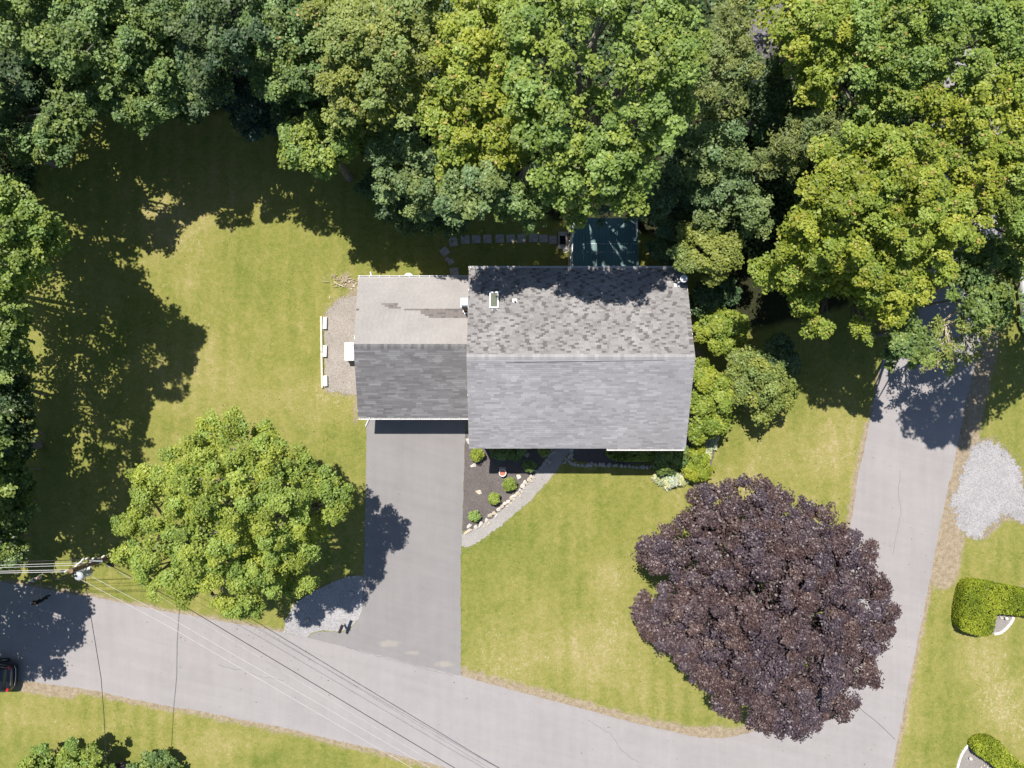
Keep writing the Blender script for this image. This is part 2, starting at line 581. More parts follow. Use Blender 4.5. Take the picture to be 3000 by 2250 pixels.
# ------------------------------------------------------------------ the ground, roads and beds
ROAD_TOP_L = [(-900, 1560), (-300, 1655), (0, 1704), (98, 1719), (202, 1739), (295, 1753), (362, 1768), (434, 1780), (492, 1793),
              (560, 1803), (649, 1820), (726, 1833), (832, 1854), (902, 1867)]
ROAD_TOP_R = [(1352, 1979), (1420, 1999), (1500, 2021), (1654, 2062), (1825, 2109), (1933, 2135), (2028, 2157), (2104, 2164), (2167, 2154), (2230, 2135)]
CORNER = [(2300, 2092), (2375, 1995), (2425, 1870), (2458, 1720), (2480, 1600)]
ROAD_R_LEFT = [(2489, 1539), (2499, 1491), (2515, 1380), (2526, 1344), (2545, 1248), (2565, 1151), (2581, 1076), (2628, 850), (2680, 600), (2740, 310), (2804, 0), (2930, -600)]
ROAD_R_RIGHT = [(3230, -600), (3085, 0), (3020, 310), (2955, 600), (2900, 850), (2852, 1091), (2831, 1163), (2816, 1248), (2789, 1386), (2778, 1418), (2764, 1494), (2749, 1565),
                (2737, 1630), (2724, 1697), (2698, 1827), (2661, 2012), (2636, 2138), (2614, 2247), (2500, 2800)]
ROAD_LOW = [(2100, 2800), (1700, 2400), (1450, 2298), (1314, 2250), (1268, 2238), (1110, 2197), (997, 2172), (862, 2138), (726, 2111), (613, 2089), (560, 2077), (506, 2071), (405, 2051),
            (329, 2036), (299, 2026), (218, 2014), (127, 2002), (66, 1994), (0, 1983), (-300, 1930), (-900, 1830)]

def build_ground():
    xs = np.concatenate([[-900, -400, -200, -110, -80, -60, -50], np.arange(-44, 44.01, .28), [50, 60, 80, 110, 200, 400, 900]])
    ys = np.concatenate([[-900, -400, -200, -100, -70, -50, -40], np.arange(-32, 32.01, .28), [40, 50, 70, 100, 200, 400, 900]])
    X, Y = np.meshgrid(xs, ys)
    nx, ny = len(xs), len(ys)
    verts = np.stack([X.ravel(), Y.ravel(), np.zeros(X.size)], 1)
    i = np.arange(nx - 1)[None, :] + np.arange(ny - 1)[:, None] * nx
    q = np.stack([i, i + 1, i + 1 + nx, i + nx], -1).reshape(-1, 4)
    me = np_mesh('lawn', verts, q, MAT['lawn'])
    dirt = np.zeros(X.shape); dry = np.zeros(X.shape); wood = np.zeros(X.shape)
    def strip(px, w, s, power=1.6):
        nonlocal dirt
        d = dist_polyline(X, Y, [P(*q) for q in px])
        dirt = np.maximum(dirt, s * np.exp(-(d / w) ** power))
    strip(ROAD_TOP_L, .35, .85)
    strip(ROAD_TOP_R, .75, .95)
    strip(ROAD_R_LEFT[:5], .45, .9)
    strip(ROAD_R_LEFT[4:7], .3, .7)
    strip(ROAD_R_RIGHT[9:], .38, .95)
    strip([(2890, 1000), (2862, 1120), (2846, 1200), (2830, 1290), (2815, 1350), (2800, 1400)], .95, 1.15, 2.2)
    strip([(2800, 1450), (2790, 1520), (2785, 1600), (2775, 1660), (2765, 1690)], .95, 1.15, 2.2)
    strip(ROAD_LOW[2:-1], .55, .85)
    strip([(60, 2010), (130, 2022), (210, 2030)], .6, .9)
    strip([(1960, 2145), (2050, 2150), (2120, 2150)], .7, 1.0)
    strip([(1010, 820), (1045, 850)], .7, .75)
    strip([(2840, 1700), (2920, 1712), (3000, 1722)], .18, .85)
    strip([(1362, 1260), (1358, 1440), (1352, 1650), (1350, 1979)], .1, .8)
    strip([(1040, 1230), (1050, 1160)], .5, .6)
    strip([(1074, 1240), (1072, 1500), (1066, 1680)], .09, .75)
    strip([(2845, 1305), (2905, 1288), (2945, 1320), (2990, 1390), (3000, 1450)], .35, .72)
    strip([(2800, 1440), (2785, 1470), (2815, 1560), (2880, 1572), (2950, 1510), (3020, 1530)], .4, .8)
    strip([(2950, 1420), (2960, 1500), (3010, 1510)], .6, .7)
    strip([(950, 935), (970, 900), (1018, 868), (1060, 862)], .35, .7)
    strip([(952, 1140), (1000, 1152), (1060, 1158)], .35, .7)
    strip([(2040, 1040), (2042, 1160)], .6, .85)
    def spot(px, py, rx, ry, s):
        nonlocal dry
        c = P(px, py)
        d2 = ((X - c.x) / (rx / PPM)) ** 2 + ((Y - c.y) / (ry / PPM)) ** 2
        dry += s * np.exp(-d2)
    for a in [(540, 650, 130, 130, .55), (560, 860, 120, 200, .3), (820, 1180, 250, 90, .5), (1000, 1150, 100, 60, .45), (480, 1110, 150, 90, .35), (1790, 1690, 70, 60, .85),
              (1780, 1870, 120, 130, .6), (1560, 1950, 220, 90, .5), (1450, 1900, 90, 120, .3), (1500, 1700, 160, 120, .1), (2300, 1320, 160, 120, .5), (2140, 1440, 90, 70, .6),
              (2880, 1950, 90, 160, .75), (2960, 2080, 80, 120, .7), (2870, 1530, 90, 70, .35), (250, 2110, 200, 60, .55), (700, 2180, 250, 40, .35), (1250, 1400, 20, 200, .2),
              (2440, 1250, 60, 120, .3), (2690, 1930, 30, 130, .5), (2655, 2120, 25, 90, .6), (2960, 1380, 90, 150, -.25), (1500, 1560, 100, 80, -.2), (1180, 700, 250, 120, -.15),
              (2720, 2200, 90, 140, -.15), (500, 1690, 250, 40, .15), (250, 2085, 90, 25, -.5), (800, 2205, 60, 40, -.55), (720, 2230, 90, 30, -.45), (700, 1000, 60, 300, -.2), (2740, 1720, 60, 60, .1)]:
        spot(*a)
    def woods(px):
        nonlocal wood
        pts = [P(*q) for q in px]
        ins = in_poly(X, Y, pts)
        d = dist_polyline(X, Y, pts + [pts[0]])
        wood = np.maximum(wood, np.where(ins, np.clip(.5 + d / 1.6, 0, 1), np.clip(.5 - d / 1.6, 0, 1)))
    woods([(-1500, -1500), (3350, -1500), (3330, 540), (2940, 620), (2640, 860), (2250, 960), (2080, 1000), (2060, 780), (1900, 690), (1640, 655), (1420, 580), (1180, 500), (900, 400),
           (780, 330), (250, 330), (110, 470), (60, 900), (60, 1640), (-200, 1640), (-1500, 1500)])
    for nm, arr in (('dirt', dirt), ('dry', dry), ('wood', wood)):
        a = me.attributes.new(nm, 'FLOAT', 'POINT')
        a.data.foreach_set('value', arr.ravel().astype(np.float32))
    tag(link('lawn', me), kind='structure')

build_ground()
road_px = ROAD_TOP_L + [(1000, 1890), (1200, 1938)] + ROAD_TOP_R + CORNER + ROAD_R_LEFT + ROAD_R_RIGHT + ROAD_LOW
road = sheet('road', road_px, .012, MAT['road'], .035, .2, .05)
drive_px = [(1074, 1180), (1073, 1320), (1071, 1500), (1066, 1660), (1063, 1782), (1049, 1817), (1028, 1842), (1000, 1853), (944, 1849), (920, 1853), (902, 1868), (1015, 1896), (1131, 1924),
            (1205, 1945), (1351, 1980), (1350, 1800), (1350, 1638), (1353, 1574), (1358, 1438), (1361, 1320), (1363, 1270), (1372, 1180)]
sheet('driveway', drive_px, .020, MAT['drive'], .03, .12, .05)
walk_px = [(1352, 1566), (1372, 1554), (1398, 1544), (1437, 1520), (1477, 1487), (1517, 1447), (1557, 1403), (1577, 1375), (1602, 1340), (1617, 1310), (1622, 1270), (1680, 1270), (1668, 1325), (1656, 1345),
           (1640, 1363), (1623, 1389), (1593, 1424), (1555, 1466), (1510, 1502), (1484, 1527), (1454, 1551), (1421, 1572), (1393, 1593), (1367, 1603), (1352, 1599)]
sheet('gravel_walkway', walk_px, .014, MAT['walk'], .05, .14, .04)
mulch_px = [(1363, 1265), (1361, 1330), (1358, 1440), (1354, 1556), (1376, 1558), (1400, 1552), (1440, 1529), (1480, 1496), (1520, 1456), (1560, 1412), (1582, 1383), (1607, 1347), (1622, 1310), (1625, 1255)]
sheet('mulch_bed', mulch_px, .010, MAT['mulch'], .03, .14, .03)
sheet('mulch_bed', [(1684, 1250), (1672, 1330), (1690, 1352), (1760, 1360), (1840, 1362), (1925, 1352), (1990, 1390), (2030, 1410), (2080, 1380), (2105, 1280), (2070, 1230), (2030, 1180), (1990, 1250)],
      .010, MAT['mulch'], .05, .14, .03)
sheet('gravel_bed', [(1064, 1688), (1063, 1782), (1049, 1815), (1025, 1840), (1000, 1850), (944, 1846), (911, 1854), (902, 1866), (833, 1853), (836, 1822), (851, 1792), (868, 1766), (902, 1744), (942, 1720), (976, 1704), (1016, 1691), (1045, 1686)],
      .017, MAT['gravel_grey'], .03, .12, .03)
sheet('gravel_strip', [(1075, 862), (1018, 868), (985, 882), (968, 902), (958, 926), (950, 940), (951, 1132), (966, 1148), (1000, 1150), (1075, 1158)], .008, MAT['gravel_tan'], .07, .12, .02)
sheet('gravel_patch', [(2845, 1305), (2875, 1292), (2905, 1288), (2918, 1300), (2945, 1320), (2978, 1350), (2990, 1390), (2996, 1440), (3020, 1470), (3020, 1535), (2985, 1520), (2950, 1505), (2925, 1520), (2905, 1535), (2882, 1560), (2880, 1572),
                       (2850, 1575), (2815, 1560), (2806, 1530), (2800, 1500), (2785, 1480), (2785, 1462), (2800, 1440), (2815, 1395), (2835, 1350)], .008, MAT['gravel_grey'], .2, .09, .02, smooth=1)
sheet('gravel_bed', [(2921, 1799), (2969, 1806), (2963, 1819), (2943, 1843), (2925, 1855), (2905, 1856), (2900, 1800)], .010, MAT['bed_gravel'], .01, .14, .03)
sheet('gravel_bed', [(2917, 2168), (2888, 2162), (2853, 2170), (2834, 2184), (2820, 2203), (2810, 2230), (2803, 2255), (2800, 2330), (2960, 2330), (2960, 2230)], .010, MAT['bed_gravel'], .01, .14, .03)

# ------------------------------------------------------------------ house
def wloc(o):
    v = Vector((0, 0, 0))
    while o is not None:
        v = v + Vector(o.location); o = o.parent
    return v

def part(name, mb, mat, parent, smooth=False, bevel=0.0, tint=False):
    """mesh given in world coordinates, parented so that it stays there"""
    o = mb.build(name, mat, parent, smooth, bevel, tint)
    o.location = -wloc(parent)
    return o

XL, XR, YF, YB, HE, HR = -2.48, 10.0, -3.71, 6.66, 5.30, 7.45
YR = (YF + YB) / 2
GL, GR, GF, GB, GE, GH = -9.43, -2.26, -2.05, 6.52, 2.70, 3.95
GY = (GF + GB) / 2

house = thing('house', 'two storey house with grey shingle gable roof and lower attached garage', 'house', (3.7, 1.5, 0))

def gable(mb, x0, x1, prof):
    n = len(prof)
    vs = [(x0, y, z) for y, z in prof] + [(x1, y, z) for y, z in prof]
    fs = [tuple(range(n)), tuple(range(2 * n - 1, n - 1, -1))]
    fs += [(i, n + i, n + (i + 1) % n, (i + 1) % n) for i in range(n)]
    return mb.add(vs, fs)

k = (HR - HE) / (YR - YF)
kg = (GH - GE) / (GY - GF)
wall = part('wall', gable(MB(), XL + .25, XR - .25, [(YF + .42, 0), (YB - .42, 0), (YB - .42, HE - .06), (YR, HR - .26), (YF + .42, HE - .06)]), MAT['siding'], house)
gwall = part('garage_wall', gable(MB(), GL + .22, XL + .245, [(GF + .42, 0), (GB - .42, 0), (GB - .42, GE - .05), (GY, GH - .22), (GF + .42, GE - .05)]), MAT['siding'], house)
roof = part('roof', gable(MB(), XL, XR, [(YF, HE - .17), (YF, HE - .012), (YR, HR - .012), (YB, HE - .012), (YB, HE - .17), (YR, HR - .19)]), MAT['trim'], house)
groof = part('garage_roof', gable(MB(), GL, GR, [(GF, GE - .15), (GF, GE - .012), (GY, GH - .012), (GB, GE - .012), (GB, GE - .15), (GY, GH - .17)]), MAT['trim'], house)

rs = random.Random(5)
def jit(c, a):
    m = 1 + rs.uniform(-a, a)
    return tuple(max(.004, x * m) for x in c)

single_mats = [flat_mat('dark_shingle', (.104, .098, .098), .9, .2, var=.15, scale=8, bump=.2),
               flat_mat('brown_shingle', (.15, .135, .128), .9, .2, var=.18, scale=8, bump=.2)]
EXPO = .12
def tab_geom(w, ln, t0=.013, t1=.003):
    return ([(0, 0, t0), (w, 0, t0), (w, ln, t1), (0, ln, t1), (0, 0, -.004), (w, 0, -.004)],
            [(0, 1, 2, 3), (4, 5, 1, 0), (4, 0, 3), (5, 2, 1)])

single_mesh = {}
def single_shingle(kind):
    if kind not in single_mesh:
        mb = MB(); v, f = tab_geom(.246, EXPO + .02, .015); mb.add(v, f)
        single_mesh[kind] = mb.mesh('shingle', single_mats[kind])
    return single_mesh[kind]

def roof_plane(parent, origin, u, v, L, run, widths, tone, limit=0):
    """courses of separate tabs; up to `limit` of the tabs the photo sets apart become objects of their own"""
    u, v = Vector(u).normalized(), Vector(v).normalized()
    n = u.cross(v)
    R = Matrix((u, v, n)).transposed()
    mb = MB()
    singles = []
    nc = int(run / EXPO)
    ex = run / nc
    for c in range(nc):
        x = -rs.uniform(0, widths[1]) if c % 2 else -rs.uniform(0, widths[0])
        while x < L:
            w = rs.uniform(*widths)
            a, b = max(0, x), min(L, x + w)
            x += w
            if b - a < .03: continue
            wp = Vector(origin) + u * ((a + b) / 2) + v * (c * ex + ex / 2)
            col, sk = tone(c, wp, nc)
            if sk is not None:
                w = .25; b = min(L, a + w); x = a + w
                if b - a > .24 and limit and len(singles) < 4000:
                    singles.append((c, a, sk, wp)); continue
            if col is None: col = jit((.104, .098, .098) if sk == 0 else (.15, .135, .128), .2)
            dl = rs.uniform(-.006, .006)
            vs, fs = tab_geom(b - a - .004, ex + .015, .013 + rs.uniform(-.002, .004))
            vs = [Vector(origin) + R @ Vector((p[0] + a + .002, p[1] + c * ex + dl, p[2])) for p in vs]
            mb.add(vs, fs, col)
    singles.sort(key=lambda s: (Vector(s[3]) - Vector((0, 0, CAM_H))).length)
    for c, a, sk, wp in singles[limit:]:
        vs, fs = tab_geom(.246, ex + .015, .015)
        vs = [Vector(origin) + R @ Vector((p[0] + a + .002, p[1] + c * ex, p[2])) for p in vs]
        mb.add(vs, fs, jit((.104, .098, .098) if sk == 0 else (.15, .135, .128), .2))
    f = part('shingle_field', mb, MAT['shingle'], parent, tint=True)
    tag(f, kind='stuff')
    for c, a, sk, wp in singles[:limit]:
        o = link('shingle', single_shingle(sk), parent)
        q = Vector(origin) + u * (a + .002) + v * (c * ex) - wloc(parent)
        o.matrix_local = Matrix.Translation(q) @ R.to_4x4()

def patch_noise(x, y, s):
    return sin(x * s * 1.3 + 1.7 * sin(y * s * .9)) * sin(y * s * 1.1 + 1.3 * sin(x * s * .7 + 2))

def tone_rear(c, p, nc):
    r = rs.random()
    st_ = tone_rear.__dict__
    if st_.get('c') != c: st_['c'] = c; st_['x'] = p.x + rs.uniform(-1.2, 1.2); st_['g'] = rs.uniform(.3, .9)
    if c < nc - 2 and abs(p.x - st_['x']) > st_['g']:
        st_['x'] = p.x; st_['g'] = rs.uniform(.5, 1.9)
        return None, 0
    m = 1 + .08 * patch_noise(p.x, p.y, 1.2)
    base = (.200 * m, .194 * m, .194 * m)
    if r < .30: base = (.165 * m, .157 * m, .157 * m)
    if r > .85: base = (.222 * m, .215 * m, .213 * m)
    return jit(base, .07), None
def tone_front(c, p, nc):
    m = 1 + .08 * patch_noise(p.x * .6, p.y, 1.5)
    r = rs.random()
    base = (.218 * m, .215 * m, .226 * m)
    if r < .25: base = (.19 * m, .187 * m, .197 * m)
    if r > .82: base = (.25 * m, .247 * m, .259 * m)
    if c >= nc - 2: base = (.25, .245, .26)
    return jit(base, .05), None
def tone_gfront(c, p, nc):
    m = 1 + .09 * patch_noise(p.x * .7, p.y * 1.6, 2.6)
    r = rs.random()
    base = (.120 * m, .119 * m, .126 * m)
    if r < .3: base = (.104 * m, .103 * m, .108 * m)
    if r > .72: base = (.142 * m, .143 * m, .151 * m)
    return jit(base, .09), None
def tone_grear(c, p, nc):
    x, y = pix(p)
    if (904 < y < 912 and x > 1184) or (912 < y < 919 and x > 1236) or (919 < y < 926 and x > 1246) or (926 < y < 933.5 and x > 1258):
        r = rs.random()
        return None, (0 if r < .2 else 1)
    if (888 < y < 894 and 1122 < x < 1164) or (894 < y < 899 and 1128 < x < 1168) or (899 < y < 905 and 1136 < x < 1176): return None, 1
    if 903 < y < 909 and x < 1056: return None, 0
    m = 1 + .035 * patch_noise(p.x, p.y, 1.0)
    return jit((.262 * m, .25 * m, .243 * m), .035), None

sl = sqrt((YR - YF) ** 2 + (HR - HE) ** 2)
roof_plane(roof, (XR, YB, HE), (-1, 0, 0), (0, -(YR - YF), HR - HE), XR - XL, sl, (.12, .32), tone_rear, 230)
roof_plane(roof, (XL, YF, HE), (1, 0, 0), (0, YR - YF, HR - HE), XR - XL, sl, (.2, .62), tone_front)
gsl = sqrt((GY - GF) ** 2 + (GH - GE) ** 2)
roof_plane(groof, (GR, GB, GE), (-1, 0, 0), (0, -(GY - GF), GH - GE), GR - GL, gsl, (.30, .31), tone_grear, 70)
roof_plane(groof, (GL, GF, GE), (1, 0, 0), (0, GY - GF, GH - GE), GR - GL, gsl, (.22, .8), tone_gfront)

def ridge_caps(parent, x0, x1, y, z, k, cols):
    mb = MB()
    x = x0
    while x < x1 - .05:
        w = min(.2, x1 - x)
        c = jit(rs.choice(cols), .08)
        d = .15
        for s in (-1, 1):
            vs = [(x, y, z + .022), (x + w - .003, y, z + .014), (x + w - .003, y + s * d, z + .014 - k * d), (x, y + s * d, z + .022 - k * d)]
            vs2 = [(a, b, q - .012) for a, b, q in vs]
            fs = [(0, 1, 2, 3), (2, 6, 7, 3), (0, 3, 7, 4)]
            if s > 0: fs = [tuple(reversed(q)) for q in fs]
            mb.add(vs + vs2, fs, c)
        x += w
    tag(part('ridge_cap', mb, MAT['shingle'], parent, tint=True), kind='stuff')
ridge_caps(roof, XL, XR, YR, HR, k, [(.25, .245, .25), (.225, .22, .225), (.27, .265, .27)])
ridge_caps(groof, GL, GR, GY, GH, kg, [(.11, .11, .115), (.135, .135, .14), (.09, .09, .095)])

def gutter(x0, x1, y, z, side, name='gutter', d=.085, straps=.62):
    """open channel along x; side = +1 when the wall lies towards +y"""
    mb = MB()
    t = .012
    L = x1 - x0; cx = (x0 + x1) / 2
    mb.box((cx, y - side * d / 2, z - .05), (L, t, .10))
    mb.box((cx, y + side * d / 2, z - .05), (L, t, .10))
    mb.box((cx, y, z - .104), (L, d + t, t))
    for x in (x0 - t / 2, x1 + t / 2):
        mb.box((x, y, z - .055), (t, d + t, .11))
    mb.box((cx, y - side * (d / 2 + .004), z + .006), (L, .024, .014))
    o = part(name, mb, MAT['gutter'], house)
    n = int(L / straps)
    for i in range(n + 1):
        s = MB().box((x0 + L * i / n * .98 + .01 * L, y, z + .010), (.03, d + .03, .012))
        part('gutter_strap', s, MAT['gutter'], o)
    return o
gutter(P(1778, 1313, HE).x, XR - .08, YF - .075, HE - .02, 1)
gutter(XL - .02, XR - .35, YB + .075, HE - .02, -1)
gutter(GL, GR - .26, GF - .075, GE - .02, 1)
gutter(GL, GR - .26, GB + .075, GE - .02, -1)
for pts in ([(-9.05, GF - .08, 2.55), (-9.08, GF + .3, 2.35), (-9.08, GF + .37, .3), (-9.1, GF + .2, .12), (-9.52, -2.75, .07)],
            [(-9.0, GB + .08, 2.55), (-9.0, GB - .35, 2.3), (-9.0, GB - .37, .3), (-9.05, GB, .14), (-9.2, 7.28, .08)],
            [(XR - .5, YB + .07, 5.15), (XR - .5, YB - .36, 4.9), (XR - .5, YB - .37, .1)], [(XR - .3, YF - .07, 5.15), (XR - .32, YF + .36, 4.9), (XR - .32, YF + .37, .1)]):
    part('downspout', MB().tube(pts, .045, 6), MAT['gutter'], house)
# openings: garage doors, front door, windows with frames and panes
for cx in (-7.6, -4.5):
    d = part('garage_door', MB().box((cx, GF + .42, 1.08), (2.6, .05, 2.14)), MAT['trim'], house)
    for i in range(4):
        part('panel', MB().box((cx, GF + .39, .3 + i * .52), (2.5, .03, .48)), MAT['white'], d)
dr = part('front_door', MB().box((3.0, YF + .41, 1.25), (1.0, .06, 2.1)), MAT['dark_metal'], house)
part('handle', MB().tube([(3.38, YF + .36, 1.2), (3.38, YF + .34, 1.3)], .025), MAT['metal'], dr)
def window(x, y, z, w, h, face=-1):
    f = MB()
    for a, b, s in ((0, h / 2, (w + .1, .06, .08)), (0, -h / 2, (w + .1, .06, .08)), (-w / 2, 0, (.08, .06, h)), (w / 2, 0, (.08, .06, h)), (0, 0, (.05, .05, h - .08))):
        f.box((x + a, y + face * .03, z + b), s)
    o = part('window', f, MAT['white'], house)
    part('pane', MB().box((x, y + face * .012, z), (w - .02, .02, h - .02)), MAT['dark_glass'], o)
for x in (-.6, 6.0, 8.4): window(x, YF + .42, 1.6, 1.2, 1.2)
for x in (-.6, 3.0, 6.0, 8.4): window(x, YF + .42, 4.1, 1.2, 1.2)
for x in (-.8, 2.0, 8.8): window(x, YB - .42, 4.1, 1.1, 1.1, 1)
window(-7.5, GB - .42, 1.5, 1.0, .9, 1); window(-4.5, GB - .42, 1.5, 1.0, .9, 1)

# chimney built in courses with recessed joints
ch = Vector((-2.66, 4.62, 0))
cm = MB()
z = 2.9
while z < 5.86:
    cm.box((ch.x, ch.y, z + .0325), (.46, .48, .065))
    cm.box((ch.x, ch.y, z + .070), (.445, .465, .012))
    z += .075
chim = part('chimney', cm, MAT['brick'], roof)
cc = MB()
cc.box((ch.x, ch.y, 5.93), (.5, .52, .05))
for a in (-1, 1):
    for b in (-1, 1): cc.box((ch.x + a * .17, ch.y + b * .18, 6.03), (.03, .03, .18))
cc.slab((ch.x, ch.y + .02, 6.17), (.44, .50, .10), .07)
part('chimney_cap', cc, MAT['cap'], chim)
fl = MB()
fl.box((ch.x - .27, ch.y - .06, 3.42), (.05, .5, .05)); fl.box((ch.x - .1, ch.y - .36, 3.48), (.22, .12, .05))
part('flashing', fl, MAT['lead'], chim)

def on_rear(px, py):
    """point of the rear slope behind pixel"""
    h = 6.0
    for _ in range(12):
        q = P(px, py, h)
        h = HE + (YB - q.y) * k
    return P(px, py, h)
vR = Vector((0, -(YR - YF), HR - HE)).normalized()
uR = Vector((-1, 0, 0)); nR = uR.cross(vR)
RR = Matrix((uR, vR, nR)).transposed()
def rear_box(mb, c, loc, s):
    return mb.box(c + RR @ Vector(loc), s, mat=RR)
c = on_rear(1447.5, 881)
sk = MB()
w_, l_ = .52, 1.06
for a, b, s in ((0, l_ / 2 - .04, (w_, .08, .12)), (0, -l_ / 2 + .05, (w_, .10, .12)), (-w_ / 2 + .035, 0, (.07, l_ - .18, .118)), (w_ / 2 - .035, 0, (.07, l_ - .18, .118))):
    rear_box(sk, c, (a, b, .07), s)
sk_o = part('skylight', sk, MAT['white'], roof)
part('pane', rear_box(MB(), c, (0, 0, .095), (w_ - .13, l_ - .17, .02)), MAT['sky_glass'], sk_o)
fm = MB()
rear_box(fm, c, (.33, -.56, .03), (.16, .04, .02)); rear_box(fm, c, (.40, -.50, .03), (.03, .12, .02)); rear_box(fm, c, (-.33, -.55, .03), (.14, .04, .02))
rear_box(fm, c, (.1, .58, .02), (.03, .06, .02)); rear_box(fm, c, (-.18, .58, .02), (.03, .06, .02))
part('flashing', fm, MAT['lead'], sk_o)
c = on_rear(1508, 881)
vp = MB()
rear_box(vp, c, (0, 0, .02), (.26, .24, .012))
vp.tube([c + Vector((0, 0, -.1)), c + Vector((0, 0, .34))], .05, 10)
vp.lathe(c + Vector((0, 0, .02)), [(.09, 0), (.06, .09)], 10)
part('vent_pipe', vp, MAT['pipe'], roof)
wr = MB()
pts = [P(1482, 1062, 7.36), P(1590, 1060.5, 7.37), P(1700, 1059, 7.38), P(1800, 1057.5, 7.385), P(1950, 1055.5, 7.39)]
wr.tube(pts, .011, 5)
tag(part('cable', wr, MAT['wire_dark'], roof))

# satellite dish at the rear corner of the roof
b = on_rear(1983, 834)
dish = thing('satellite_dish', 'pale round satellite dish on a bracket at the rear roof corner', 'satellite dish', b)
mm = MB()
mm.box(b + Vector((0, -.02, .03)), (.34, .26, .02), mat=RR)
mm.tube([b + Vector((0, 0, .02)), b + Vector((-.05, .05, .55)), b + Vector((.12, .12, .66))], .022, 8)
part('mount', mm, MAT['lead'], dish)
dc = P(2004, 816, b.z + .75)
ax = Vector((.10, -.12, 1)).normalized()
q = ax.to_track_quat('Z', 'Y').to_matrix()
dm = MB()
prof = [(.02, .0), (.10, .012), (.17, .035), (.215, .062), (.222, .07), (.21, .078), (.165, .052), (.10, .03), (.02, .016)]
nseg = 24
vs, fs = [], []
for r, zz in prof:
    for i in range(nseg):
        t = 2 * pi * i / nseg
        vs.append(dc + q @ Vector((r * cos(t), r * sin(t), -zz + .06)))
for i in range(len(prof) - 1):
    for j in range(nseg):
        fs.append((i * nseg + j, i * nseg + (j + 1) % nseg, (i + 1) * nseg + (j + 1) % nseg, (i + 1) * nseg + j))
fs.append(tuple(range(nseg))); fs.append(tuple(range((len(prof) - 1) * nseg, len(prof) * nseg)))
dm.add(vs, fs)
part('reflector', dm, MAT['lead'], dish, smooth=True)
fa = MB()
fa.tube([b + Vector((.1, .12, .64)), dc + Vector((0, 0, -.05))], .018, 6)
fa.tube([b + Vector((-.03, .05, .5)), b + Vector((-.1, .2, .62))], .016, 6)
fa.box(b + Vector((-.1, .22, .64)), (.09, .07, .07)); fa.box(b + Vector((.03, .22, .64)), (.08, .06, .06))
part('feed_arm', fa, MAT['metal'], dish)

# ------------------------------------------------------------------ green porch behind the house
px0, px1, py0, py1 = 3.67, 7.67, 6.30, 10.08
porch = thing('porch', 'enclosed porch with dark green ribbed metal roof behind the house', 'porch', (5.7, 8.2, 0))
def zr(y): return 3.34 - (y - py0) * .075
npan = 5
pw = (px1 - px0) / npan
for i in range(npan):
    mb = MB()
    a, b_ = px0 + i * pw + .003, px0 + (i + 1) * pw - .003
    prof = []
    nr = 4
    for j in range(nr):
        x = a + (b_ - a) * j / nr
        s = (b_ - a) / nr
        prof += [(x, 0), (x + s * .72, 0), (x + s * .79, .028), (x + s * .93, .028)]
    prof.append((b_, 0))
    vs = [(x, py0 + .02, zr(py0) + h) for x, h in prof] + [(x, py1 + (.02 if i % 2 else 0), zr(py1) + h) for x, h in prof]
    n = len(prof)
    fs = [(j, j + 1, n + j + 1, n + j) for j in range(n - 1)]
    vs += [(x, y, z_ - .012) for x, y, z_ in vs]
    m_ = 2 * n
    fs += [(m_ + n + j, m_ + n + j + 1, m_ + j + 1, m_ + j) for j in range(n - 1)]
    fs += [(n + j, n + j + 1, m_ + n + j + 1, m_ + n + j) for j in range(n - 1)]
    mb.add(vs, fs)
    part('roof_panel', mb, MAT['green_roof'], porch)
sc = MB()
for yy in (1125 - 715, 1125 - 740):
    y = yy / PPM * (46 - 3.1) / 46
    for i in range(22):
        if rs.random() < .8:
            x = px0 + .9 + i * .14
            sc.box((x, y + rs.uniform(-.01, .01), zr(y) + .032), (rs.uniform(.03, .11), .03, .012))
tag(part('screw', sc, MAT['lead'], porch), kind='stuff')
fr = MB()
wx = px0 + .02
for y, w in ((9.86, .22), (8.84, .26), (7.6, .06), (6.9, .06), (6.32, .10)):
    fr.box((wx, y, 1.5), (.09, w, 3.0 + (.05 if y < 8 else 0)))
    fr.box((px1 - .1, y, 1.5), (.09, w, 3.0))
for x in (4.6, 5.6, 6.6): fr.box((x, 9.9, 1.5), (.1, .09, 3.0))
fr.box((wx, 8.1, zr(8.1) - .13), (.11, 3.6, .14)); fr.box((px1 - .1, 8.1, zr(8.1) - .13), (.11, 3.6, .14)); fr.box((5.7, 9.9, 2.93), (3.9, .1, .14))
fr.box((wx, 7.55, .55), (.08, 2.4, .1)); fr.box((wx, 7.55, 1.75), (.07, 2.4, .05))
part('wall_frame', fr, MAT['trim'], porch)
for y0_, y1_ in ((6.38, 6.86), (6.94, 7.56), (7.64, 8.7)):
    part('window', MB().box((wx, (y0_ + y1_) / 2, 1.8), (.03, y1_ - y0_, 2.3)), MAT['dark_glass'], porch)
pd = part('door', MB().box((wx, 9.36, 1.35), (.04, .76, 2.5)), MAT['dark_glass'], porch)
part('handle', MB().box((wx - .05, 9.06, 1.2), (.05, .03, .16)), MAT['white'], pd)
lw = MB(); lw.box((wx, 7.55, .27), (.06, 2.44, .46)); lw.box((5.7, 9.9, .5), (3.8, .05, 1.0)); lw.box((px1 - .1, 8.1, .5), (.05, 3.5, 1.0))
part('kick_panel', lw, MAT['siding'], porch)
part('floor', MB().box((5.65, 8.12, .09), (3.85, 3.6, .16)), MAT['concrete'], porch)
for x in (4.15, 5.1, 6.1, 7.1):
    part('window', MB().box((x, 9.9, 1.95), (.8, .03, 1.8)), MAT['dark_glass'], porch)

